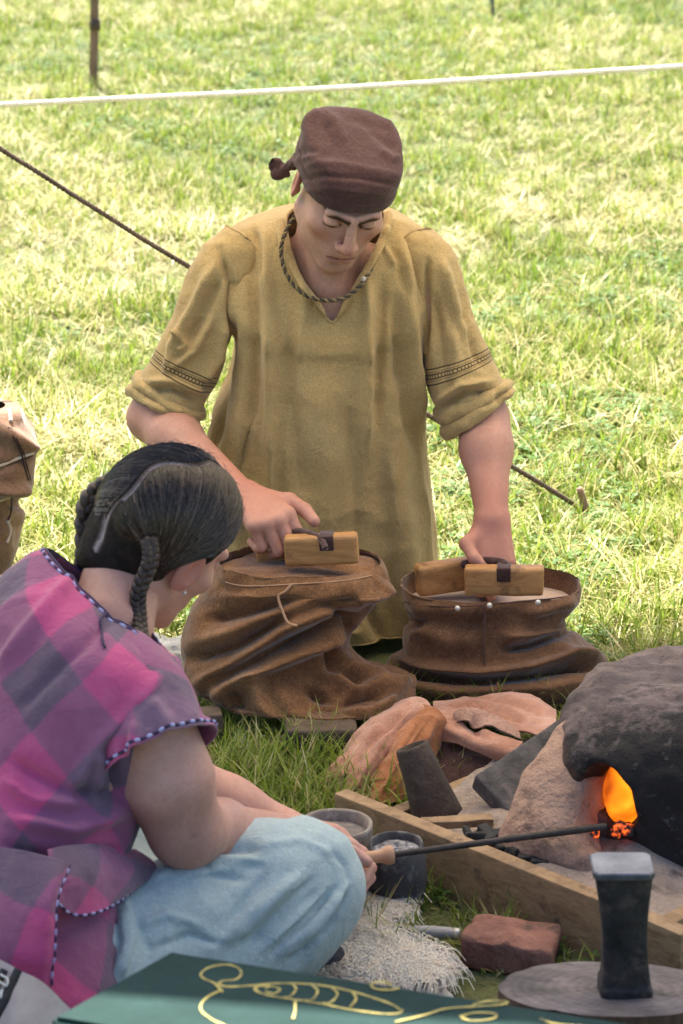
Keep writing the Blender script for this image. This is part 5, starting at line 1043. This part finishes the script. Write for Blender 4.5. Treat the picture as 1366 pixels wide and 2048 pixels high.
def woman():
    root = thing('person', 'woman with braided dark hair seated in a pink plaid shirt and pale blue trousers', 'person', (-.38, 3.12, 0))
    Hc = P(322, 1078, 3.47); ph, pi_, ro = 41, 29, 18
    # head: local y = facing, z = up, x = her right
    HR = rotm(0, 0, ph - 90) @ rotm(0, ro, 0) @ rotm(-pi_, 0, 0)
    rv = np.array((.64, -.77, 0)); fv = np.array((.77, .64, 0))
    B = Body(); head(B, HR, Hc, .97)
    NB = np.array((-.305, 3.355, .53)); B.cap(NB + (-.0, -.0, -.03), Hc + HR @ np.array((0, -.035, -.055)), .058, .05, .03)
    B.ell((-.35, 3.27, .39), (.12, .08, .13), basis(rv, (.11, .23, .44)), k=.03); B.cap((-.43, 3.1, .15), (-.36, 3.24, .38), .11, .11, .05)
    Sr = np.array((-.255, 3.215, .47)); Sl = np.array((-.435, 3.43, .5)); B.cap(NB - (0, 0, .05), Sr - (.02, 0, .03), .035, .03, .03); B.cap(NB - (0, 0, .05), Sl - (0, 0, .02), .035, .035, .03)
    Mr = P(338, 1560, 3.17); Er = P(372, 1660, 3.185); Wr = np.array((-.07, 3.455, .155)); Hr = np.array((.014, 3.45, .118))
    B.chain([Sr - (0, 0, .01), P(312, 1475, 3.185), Mr, Er], [.036, .046, .052, .043], .03); B.chain([Er, Er + (Wr - Er) * .3, Wr], [.044, .038, .027], .03)
    hand(B, Wr, Hr - Wr, (-.2, -.85, -.5), (.3, .25, .8), [(30, 70, 50), (34, 72, 50), (40, 72, 50), (45, 70, 50)], [(.8, .2, .5), (.95, .2, .1), (1, .2, 0)], .93)
    El = P(400, 1600, 3.53); Wl = P(566, 1652, 3.52); B.chain([Sl, El], [.05, .043], .03); B.chain([El, El + (Wl - El) * .35, Wl], [.043, .041, .027], .03)
    hand(B, Wl, (.8, -.1, -.15), (-.1, -.6, -.8), (.1, .9, -.2), [(25, 50, 30)] * 4, [(.8, .2, .5), (.95, .2, .1), (1, .2, 0)], .93)
    V, F = B.mesh(.003, lo=(-.56, 2.98, .06), hi=(.16, 3.68, .76)); L = (V - Hc) @ HR; tint = np.ones((len(V), 3)); red = .65 * (np.abs(L[:, 0]) > .072) * (np.abs(L[:, 2] + .005) < .045) * (np.abs(L[:, 1]) < .05) + .28
    for k in range(14):                # moles on the arm
        p = Sr + (Er - Sr) * random.uniform(.3, .95) + np.array((random.uniform(-.05, .05), -.055, random.uniform(-.03, .03))); q = np.exp(-(np.linalg.norm(V - p, axis=1) / random.uniform(.002, .0035)) ** 2); tint *= (1 - .5 * q)[:, None]
    p = P(368, 1580, 3.13); tint *= (1 - .75 * np.exp(-(np.linalg.norm(V - p, axis=1) / .004) ** 2))[:, None]
    skm = skin_mat('woman_skin', (.6, .36, .28), (.48, .18, .135)); make_mesh('body', V, F, skm, root, col={'tint': tint, 'red': np.clip(red, 0, .8)})
    v, f = lathe([(0, .003), (.002, .002), (.003, 0), (.002, -.002), (0, -.003)], Hc + HR @ np.array((.084, .0, -.034)), 10); make_mesh('ear_stud', v, f, M_stud, root)
    # ---- hair: a close cap, combed strands from the parting, two braids
    def part_x(an): return .026 * np.exp(-((an - 1.85) / .5) ** 2) + .008 * np.exp(-((an - 3.0) / .5) ** 2) + .004 * np.sin(an * 7)
    c0 = np.array((0, -.014, .035)); rad = np.array((.083, .106, .095)); Hb = Body(); Hb.R, Hb.t = HR, Hc
    Hb.ell(c0, rad, k=.01); Hb.ell((0, -.05, -.02), (.066, .06, .07), k=.03)
    def cut(p, d):
        l = (p - Hc.astype(np.float32)) @ HR.astype(np.float32); x, y, z = np.abs(l[:, 0]), l[:, 1], l[:, 2]
        face = (y - .052 - .25 * (z - .03) + .35 * np.maximum(x - .03, 0)) * .9; ear = .033 - np.sqrt((x - .085) ** 2 + (y - .002) ** 2 * .8 + ((z + .018) * .75) ** 2); low = -(z + .098 + .5 * (y + .05)) * .8
        d = smax(smax(smax(d, face, .012), ear, .01), low, .012)
        mid = np.exp(-(((l[:, 0] - part_x(np.arctan2(l[:, 2] - .035, l[:, 1] + .014))) / .0045) ** 2)); return d + .004 * mid * (z > -.03)
    Hb.R, Hb.t = np.eye(3), np.zeros(3); Hb.pr = []; Hb.R, Hb.t = HR, Hc; Hb.ell(c0, rad, k=.01); Hb.ell((0, -.055, -.03), (.062, .052, .078), k=.03)
    V, F = Hb.mesh(.0028, extra=cut); l = (V - Hc) @ HR
    zz = .006 * np.sign(np.sin(l[:, 1] * 60 + l[:, 2] * 25)) * (l[:, 1] < -.03); xp = part_x(np.arctan2(l[:, 2] - .035, l[:, 1] + .014)); part = .95 * (.8 + .2 * vnoise(V * 120, 3)) * np.exp(-(((l[:, 0] - xp) / .0042) ** 2)) * (l[:, 2] > -.045)
    t = NT('dark_hair'); v = t.coord('Object'); pt = t.new('Attribute', attribute_name='part').outputs['Fac']; col = t.ramp(t.noise(v, 60, 4, .7), [(.35, (.011, .0075, .006)), (.7, (.04, .025, .019))]); col = t.mix(pt, col, (.55, .42, .39)); M_hairb = t.fin(col, .7, t.bump(t.noise(t.scalev(v, (1, 1, .22)), 330, 3, .7), 1.0, .004), Specular_IOR_Level=.2)
    cap_ = make_mesh('hair', V, F, M_hairb, root, col={'part': np.clip(part * 1.1, 0, 1)})
    th_ = NT('hair_strands'); rn_ = th_.new('Attribute', attribute_name='rnd').outputs['Fac']; M_strand = th_.fin(th_.ramp(rn_, [(.0, (.010, .0065, .005)), (.6, (.035, .021, .015)), (.9, (.085, .054, .038)), (1.0, (.16, .115, .09))]), .4, None, Specular_IOR_Level=.45)
    M_hair = M_simple('hair_strand', (.014, .009, .007), (.075, .047, .034), 90, .42, 300, .2, Specular_IOR_Level=.35)
    parts = []; rnds = []; r_ = np.random.default_rng(5)
    for side in (1, -1):
        anc = nrm(np.array((side * .83, -.42, -.62)) ) 
        for k in range(2600):
            an = r_.uniform(-.3, 3.6)      # along the midline: 0 front, pi/2 crown, pi back
            st = nrm(np.array((part_x(an) / .1 + side * r_.uniform(.06, .11), math.cos(an), math.sin(an)))); en = nrm(anc + r_.normal(0, .07, 3)); n_ = 9; pts = []
            lift = r_.uniform(.0005, .005)
            for q in np.linspace(0, r_.uniform(.75, 1), n_):
                dd = nrm(st * (1 - q) + en * q + .10 * math.sin(q * 3.1) * np.array((side, .25, .2))); p = c0 + dd * (rad + lift * math.sin(min(1, q * 4) * 1.57)); pts.append(p)
            pts = np.array(pts); x, y, z = np.abs(pts[:, 0]), pts[:, 1], pts[:, 2]
            bad = (y > .058 + .25 * (z - .03) - .35 * np.maximum(x - .03, 0)) | (np.sqrt((x - .085) ** 2 + (y - .002) ** 2 * .8 + ((z + .018) * .75) ** 2) < .031) | (z < -.084 - .55 * (y + .05))
            if bad[0]: continue
            if bad.any(): pts = pts[:max(int(np.argmax(bad)), 0)]
            if len(pts) < 4: continue
            parts.append(tube(pts @ HR.T + Hc, np.linspace(.0014, .0011, len(pts)) * r_.uniform(.6, 1.5), 3, None, False)); rnds.append(np.full(len(pts) * 3, r_.random()))
    for k in range(160):               # loose flyaway hairs
        an = r_.uniform(.2, 2.8); st = nrm(np.array((r_.uniform(-.9, .9), math.cos(an), math.sin(an)))); p = c0 + st * rad; d = nrm(np.cross(st, r_.normal(0, 1, 3))); parts.append(tube(np.array([p, p + d * .012 + st * .004, p + d * .026 + st * .006]) @ HR.T + Hc, .0003, 3, 6, False)); rnds.append(np.full(18, .8))
    v, f = join(parts); o = make_mesh('hair_strands', v, f, M_strand, cap_, col={'rnd': np.concatenate(rnds)}); o['kind'] = 'stuff'
    A = Hc + HR @ np.array((.062, -.095, .012))
    v, f = braid([A, A + (.002, -.012, -.025), P(277, 1185, A[1] - .025), P(279, 1240, A[1] - .04), P(284, 1285, 3.265), P(292, 1315, 3.25)], .0072, .0058, 7); make_mesh('braid', v, f, M_hair, cap_)
    A2 = Hc + HR @ np.array((-.07, -.06, -.01)); v, f = braid([Hc + HR @ np.array((-.07, -.03, .06)), Hc + HR @ np.array((-.08, -.055, .03)), A2 + HR @ np.array((-.004, -.022, -.0)), P(168, 1110, 3.44), P(160, 1150, 3.45), P(140, 1200, 3.5)], .0085, .007, 6); make_mesh('braid', v, f, M_hair, cap_)
    # ---- shirt
    M_pl = plaid_mat(); sp_ax = nrm(np.array((.11, .23, .44))); fr = nrm(np.cross(sp_ax, rv)); nu = 240; th = np.arange(nu) * 2 * math.pi / nu - math.pi
    def rg(c, rx, ry, fwd=0, tilt=0, pw=2.2, drop=0):
        cx = np.sign(np.cos(th)) * np.abs(np.cos(th)) ** (2 / pw); sy = np.sign(np.sin(th)) * np.abs(np.sin(th)) ** (2 / pw)
        return np.asarray(c) + rx * cx[:, None] * rv + (ry * sy[:, None] + fwd) * fr + (tilt * sy)[:, None] * sp_ax - (drop * cx)[:, None] * np.array((0, 0, 1.))
    Gs = [rg((-.312, 3.34, .545), .098, .062, 0, -.012, drop=.0325), rg((-.317, 3.33, .54), .115, .076, 0, -.01, drop=.03), rg((-.325, 3.31, .528), .142, .095, drop=.02), rg((-.335, 3.29, .495), .165, .11, drop=.008), rg((-.353, 3.268, .44), .16, .122), rg((-.385, 3.232, .36), .148, .125), rg((-.415, 3.175, .27), .152, .13), rg((-.43, 3.11, .18), .195, .15), rg((-.445, 3.08, .11), .212, .165), rg((-.455, 3.06, .05), .225, .175)]
    g = catmull(Gs, 200); arc = np.r_[0, np.cumsum(np.linalg.norm(np.diff(g[:, nu // 4], axis=0), axis=1))]
    uv = np.stack([np.broadcast_to(th[None] * .172, (200, nu)), np.broadcast_to(arc[:, None], (200, nu))], -1).copy()
    FW = [([(150, 1150), (60, 1260), (0, 1340)], 14, 4), ([(230, 1230), (120, 1330), (40, 1420)], 12, -3), ([(330, 1340), (200, 1480), (120, 1620)], 16, 4), ([(240, 1590), (130, 1580), (20, 1520)], 11, -5), ([(250, 1620), (140, 1660), (20, 1640)], 14, 6), ([(240, 1700), (120, 1720), (10, 1690)], 10, -7), ([(60, 1700), (40, 1850), (50, 1980)], 12, 5), ([(220, 1480), (232, 1560), (240, 1600)], 9, -7), ([(200, 1500), (190, 1600)], 9, 5), ([(10, 1560), (60, 1600), (160, 1610)], 9, 4)]
    sh, gs = garment('shirt', g, uv, M_pl, root, FW, .006, 9, .004, 13, 11)
    e = rg(P(318, 1500, 3.175), .08, .06); 
    path = [P(215, 1300, 3.28), P(240, 1345, 3.25), P(262, 1395, 3.215), P(290, 1452, 3.185), P(318, 1512, 3.16)]
    g, uv2 = tubes_loft(path, [.045, .062, .072, .077, .08], 120, 90, ref=(0, 1, 0)); uv2 = uv2 + np.array((.03, .10))
    sl, gl = garment('sleeve', g, uv2, M_pl, root, [([(252, 1470), (246, 1530), (240, 1580)], 9, -3), ([(272, 1440), (268, 1500), (262, 1560)], 11, 4), ([(400, 1360), (408, 1400), (412, 1440)], 8, -6), ([(300, 1400), (330, 1440), (340, 1490)], 14, 3)], .003, 14, .0016, 22, 13)
    M_lil = M_simple('lilac_thread', (.36, .36, .62), (.46, .46, .72), 60, .8); M_navy = M_simple('navy_thread', (.03, .02, .06), (.06, .035, .09), 60, .8)
    def dashes(line, r, m1, m2, parent, nm, step):
        s = np.r_[0, np.cumsum(np.linalg.norm(np.diff(line, axis=0), axis=1))]; n = int(s[-1] / step)
        for mm, ph in ((m1, 0), (m2, 1)):
            ps = []
            for k in range(ph, n, 2):
                q = np.stack([np.interp(np.linspace((k + .05) * step, (k + .95) * step, 5), s, line[:, i]) for i in range(3)], -1); ps.append(tube(q, [r * .5, r, r, r * .5], 6))
            v, f = join(ps); make_mesh(nm, v, f, mm, parent)
    ln = gl[-6]; cen = ln.mean(0); ln = np.r_[ln, ln[:1]]; dashes(cen + (ln - cen) * 1.012, .0026, M_navy, M_lil, sl, 'stitching', .0085)
    ln = gs[8]; cen = ln.mean(0); ln = np.r_[ln, ln[:1]]; dashes(cen + (ln - cen) * 1.015, .0022, M_navy, M_lil, sh, 'stitching', .009)
    v, f = tube(np.r_[gs[1], gs[1][:1]], .002, 6); make_mesh('neck_binding', v, f, M_navy, sh)
    pts = near_surface(gs.reshape(-1, 3), [(216, 1222), (206, 1236), (203, 1255), (206, 1275), (211, 1290)], .0035); v, f = tube(pts, .0018, 6, 16); make_mesh('neck_tie', v, f, M_navy, sh)
    # front and back tails of the shirt
    def tail(rows3, nm, seed, edge):
        g = np.array([catmull([P(*p) for p in r], 60) for r in rows3]); g = np.stack([catmull(list(g[:, j]), 60) for j in range(60)], 1); n = grid_normals(g, False); g = g + n * (.005 * fbm(g * 22, 3, seed))[..., None]
        u = np.cumsum(np.linalg.norm(np.diff(g[30], axis=0, prepend=g[30][:1]), axis=1)); w = np.cumsum(np.linalg.norm(np.diff(g[:, 30], axis=0, prepend=g[:1, 30]), axis=1)); uv = np.stack([np.broadcast_to(u[None] + .09, (60, 60)), np.broadcast_to(w[:, None] + .30, (60, 60))], -1)
        o = make_mesh(nm, g.reshape(-1, 3), grid_faces(60, 60, False), M_pl, sh, uv=uv.reshape(-1, 2)); sm = o.modifiers.new('thick', 'SOLIDIFY'); sm.thickness = .0025; sm.offset = 0
        for ed in edge:
            ln = {'b': g[-2], 'r': g[:, -2]}[ed] + nrm(np.array((0, 0, CAMZ)) - g[30, 30]) * .003; dashes(ln, .0018, M_navy, M_lil, sh, 'stitching', .0085)
    tail([[(-40, 1690, 2.99), (40, 1700, 2.955), (120, 1720, 2.95), (140, 1728, 2.965)], [(-40, 1800, 2.93), (30, 1810, 2.90), (95, 1800, 2.895), (118, 1800, 2.91)], [(-40, 1900, 2.90), (30, 1910, 2.875), (85, 1900, 2.87), (112, 1895, 2.885)], [(-40, 2000, 2.885), (30, 2000, 2.865), (80, 1992, 2.86), (104, 1985, 2.87)]], 'shirt_tail', 3, 'r')
    tail([[(95, 1700, 3.0), (160, 1690, 3.05), (220, 1690, 3.12), (270, 1700, 3.2)], [(110, 1760, 2.96), (170, 1752, 3.0), (240, 1745, 3.08), (312, 1738, 3.17)], [(112, 1800, 2.94), (150, 1830, 2.96), (205, 1822, 3.01), (262, 1785, 3.1)]], 'shirt_front', 6, 'b')
    # ---- trousers
    T = Body(); K = P(604, 1746, 3.3)
    T.cap((-.37, 3.06, .115), K + (-.06, -.045, .0), .105, .082, .05); T.cap(K + (-.07, -.05, 0), K, .082, .072, .03); T.ell((-.43, 3.1, .12), (.17, .15, .12), k=.06)
    T.cap(K + (-.0, -.01, -.04), (-.17, 3.19, .075), .068, .075, .06); T.cap((-.17, 3.19, .07), (-.3, 3.13, .07), .075, .07, .05); T.cap((-.3, 3.1, .09), K + (-.04, -.05, -.07), .09, .05, .06)
    T.cap((-.47, 3.2, .12), (-.27, 3.55, .16), .095, .075, .05); T.cap((-.27, 3.55, .15), (-.12, 3.42, .06), .07, .055, .04); T.ell((-.3, 3.3, .11), (.1, .12, .07), k=.05)
    TF = [([(575, 1912), (640, 1860), (692, 1790)], 8, -2.5), ([(552, 1905), (622, 1850), (678, 1785)], 8, 2.8), ([(522, 1895), (602, 1835), (662, 1775)], 8, -2.5), ([(500, 1880), (580, 1820), (645, 1762)], 9, 2.5), ([(380, 1725), (440, 1700), (520, 1690)], 9, -2.5), ([(300, 1780), (400, 1745), (500, 1730)], 10, 2.5), ([(260, 1830), (300, 1900), (280, 1960)], 9, -3), ([(440, 1900), (480, 1840), (560, 1790)], 9, 2.5), ([(480, 1890), (570, 1830), (650, 1770)], 14, -5), ([(420, 1900), (520, 1810), (600, 1760)], 16, 6), ([(330, 1740), (400, 1720), (420, 1740)], 9, -6), ([(300, 1760), (350, 1730), (420, 1710)], 10, 6), ([(240, 1820), (250, 1880), (230, 1950)], 12, 6), ([(150, 1830), (160, 1880), (120, 1960)], 9, -10), ([(200, 1830), (190, 1900), (140, 1980)], 10, 6), ([(350, 1800), (440, 1760), (540, 1720)], 20, -4)]
    def tex(p, d):
        x, y = proj(p.astype(np.float64)); r = np.zeros(len(p))
        for pl, w, a in TF:
            dd, tt = seg_dist2d(x, y, pl); r += a * .0016 * np.exp(-(dd / w) ** 2) * np.clip(np.minimum(tt, 1 - tt) * 5 + .2, 0, 1)
        return (np.maximum(d - r * np.clip(1 - np.abs(d) / .03, 0, 1) + .004 * fbm(p * 14, 2, 3) - .003 * (1 - 2.2 * np.abs(fbm(p * 16, 2, 8))), .004 - p[:, 2])).astype(np.float32)
    V, F = T.mesh(.004, extra=tex)
    fn = np.cross(V[F[:, 2]] - V[F[:, 0]], V[F[:, 3]] - V[F[:, 1]]); vn = np.zeros_like(V)
    for k in range(4): np.add.at(vn, F[:, k], fn)
    vn = nrm(vn); face = np.clip(.4 - (vn * nrm(V - np.array((0, 0, CAMZ)))).sum(1) * 1.4, 0, 1)
    CR = [([(585, 1918), (650, 1862), (703, 1775)], 6, -5), ([(565, 1912), (632, 1855), (690, 1775)], 7, 6), ([(545, 1905), (612, 1845), (670, 1775)], 6, -6), ([(525, 1898), (595, 1832), (655, 1768)], 8, 6), ([(495, 1888), (570, 1815), (630, 1755)], 7, -5), ([(470, 1880), (545, 1800), (600, 1745)], 10, 5), ([(430, 1890), (490, 1800), (540, 1740)], 8, -4),
          ([(360, 1725), (430, 1700), (520, 1700)], 6, -5), ([(340, 1745), (430, 1720), (530, 1722)], 8, 5), ([(330, 1770), (420, 1750), (500, 1760)], 7, -4), ([(250, 1800), (262, 1870), (240, 1960)], 8, 6), ([(228, 1805), (238, 1880), (210, 1970)], 6, -7), ([(180, 1830), (185, 1890), (150, 1985)], 6, -7), ([(280, 1850), (330, 1830), (400, 1850)], 9, 4), ([(300, 1900), (380, 1870), (450, 1890)], 8, -4), ([(520, 1690), (600, 1680), (670, 1710)], 8, 3), ([(660, 1700), (690, 1730), (700, 1770)], 7, -3)]
    V = V + vn * (1.35 * ridge_disp(V, CR) * face)[:, None]; make_mesh('trousers', V, F, M_cloth('pale_blue_cotton', (.37, .465, .47), (.46, .55, .55), 6, 800, .3, .35), root)
    Ft = Body(); q = G(603, 1922, .035); Ft.cap(q + (-.1, -.06, .0), q + (.0, .0, 0), .03, .03, .02); Ft.ell(q + (.015, .02, -.005), (.045, .032, .03), k=.02); V, F = Ft.mesh(.005, extra=lambda p, d: np.maximum(d, .002 - p[:, 2])); make_mesh('shoe', V, F, M_simple('dark_sock', (.02, .022, .03), (.045, .048, .06), 60, .9), root)
woman()
# ---- iron rod with turned wooden handle held over her knee
M_rodi = M_simple('black_iron', (.03, .024, .022), (.065, .052, .048), 40, .6, 160, .4, .001, Metallic=.4); M_hndl = wood('turned_handle', (.42, .22, .12), (.55, .32, .19), None, (1, 1, 1), .5, 20)
ha = P(690, 1722, 3.455); hb = P(786, 1709, 3.47); tipp = P(1172, 1658, 3.525); dirr = nrm(hb - ha)
rd = thing('poker', 'long black iron rod with a turned wooden handle reaching into the furnace mouth', 'poker', ha)
v, f = tube([hb - dirr * .03, hb + (tipp - hb) * .5, tipp, tipp + nrm(tipp - hb) * .03], [.0045, .0047, .0055, .005], 10, 40); make_mesh('rod', v, f, M_rodi, rd)
v, f = lathe([(0, 0), (.009, .001), (.0105, .01), (.0095, .05), (.0088, .065), (.011, .072), (.0135, .076), (.0135, .082), (.0125, .085), (.0, .0855)], hb - dirr * .085, 24, axis=dirr); make_mesh('handle', v, f, M_hndl, rd)
# ---- sheepskin on the ground under her
M_fleece = M_simple('fleece', (.66, .55, .45), (.84, .76, .67), 14, .95, 80, .8, .006, Subsurface_Weight=.3)
def wool_tuft(seed):
    r = random.Random(seed); ps = []; a = r.random() * 6.28
    for k in range(34):                # one wavy lock: fine hairs lying the same way
        p = np.array((r.gauss(0, .007), r.gauss(0, .007), -.004)); d = np.array((math.cos(a) + r.gauss(0, .25), math.sin(a) + r.gauss(0, .25), 0)); pts = []; L_ = r.uniform(.022, .04); p0 = r.gauss(0, .5)
        for q in np.linspace(0, 1, 7): pts.append(p + d * q * L_ * .8 + np.array((0, 0, .016 * math.sin(q * 2.6))) + .0022 * math.sin(p0 + q * 11) * np.array((-d[1], d[0], .6)))
        ps.append(tube(np.array(pts), np.linspace(.0008, .0004, 7), 3, None, False))
    v, f = join(ps); me = bpy.data.meshes.new('wool_tuft'); me.from_pydata([tuple(map(float, x)) for x in v], [], f); me.materials.append(M_fleece); me.polygons.foreach_set('use_smooth', [True] * len(f)); return me
out = [G(x, y) for x, y in ((1000, 1990), (870, 1968), (790, 1962), (715, 1940), (695, 1895), (690, 1860), (735, 1835), (775, 1822), (762, 1805), (700, 1800), (640, 1790), (560, 1800), (480, 1860), (430, 1980), (480, 2040), (760, 2040), (900, 2012))]
out[0] = G(890, 1992); cen = sum(out) / len(out); rim = catmull(out + [out[0]], 90)[:-1]
sk_ = thing('sheepskin', 'pale curly sheepskin rug spread on the ground under the seated woman', 'sheepskin', cen)
g = np.array([cen + (rim - cen) * s for s in np.linspace(1, .02, 24)]); g[..., 2] = .006 + .014 * np.clip(np.linspace(0, 4, 24), 0, 1)[:, None] + .008 * fbm(g * 30, 3, 3); make_mesh('hide', g.reshape(-1, 3), grid_faces(24, 89, True), M_fleece, sk_)
n = 1500; u = np.sqrt(rng.random(n)); kx = rng.integers(0, 89, n); pts = cen + (rim[kx] - cen) * (u * .74)[:, None]; pts[:, 2] = .014
o = scatter('wool', pts, rng.random(n) * 6.28, 1.0 + .7 * rng.random(n), rng.integers(0, 4, n), [wool_tuft(i) for i in range(4)]); o.parent = sk_; o.matrix_parent_inverse = Matrix.Translation(-sk_.location)
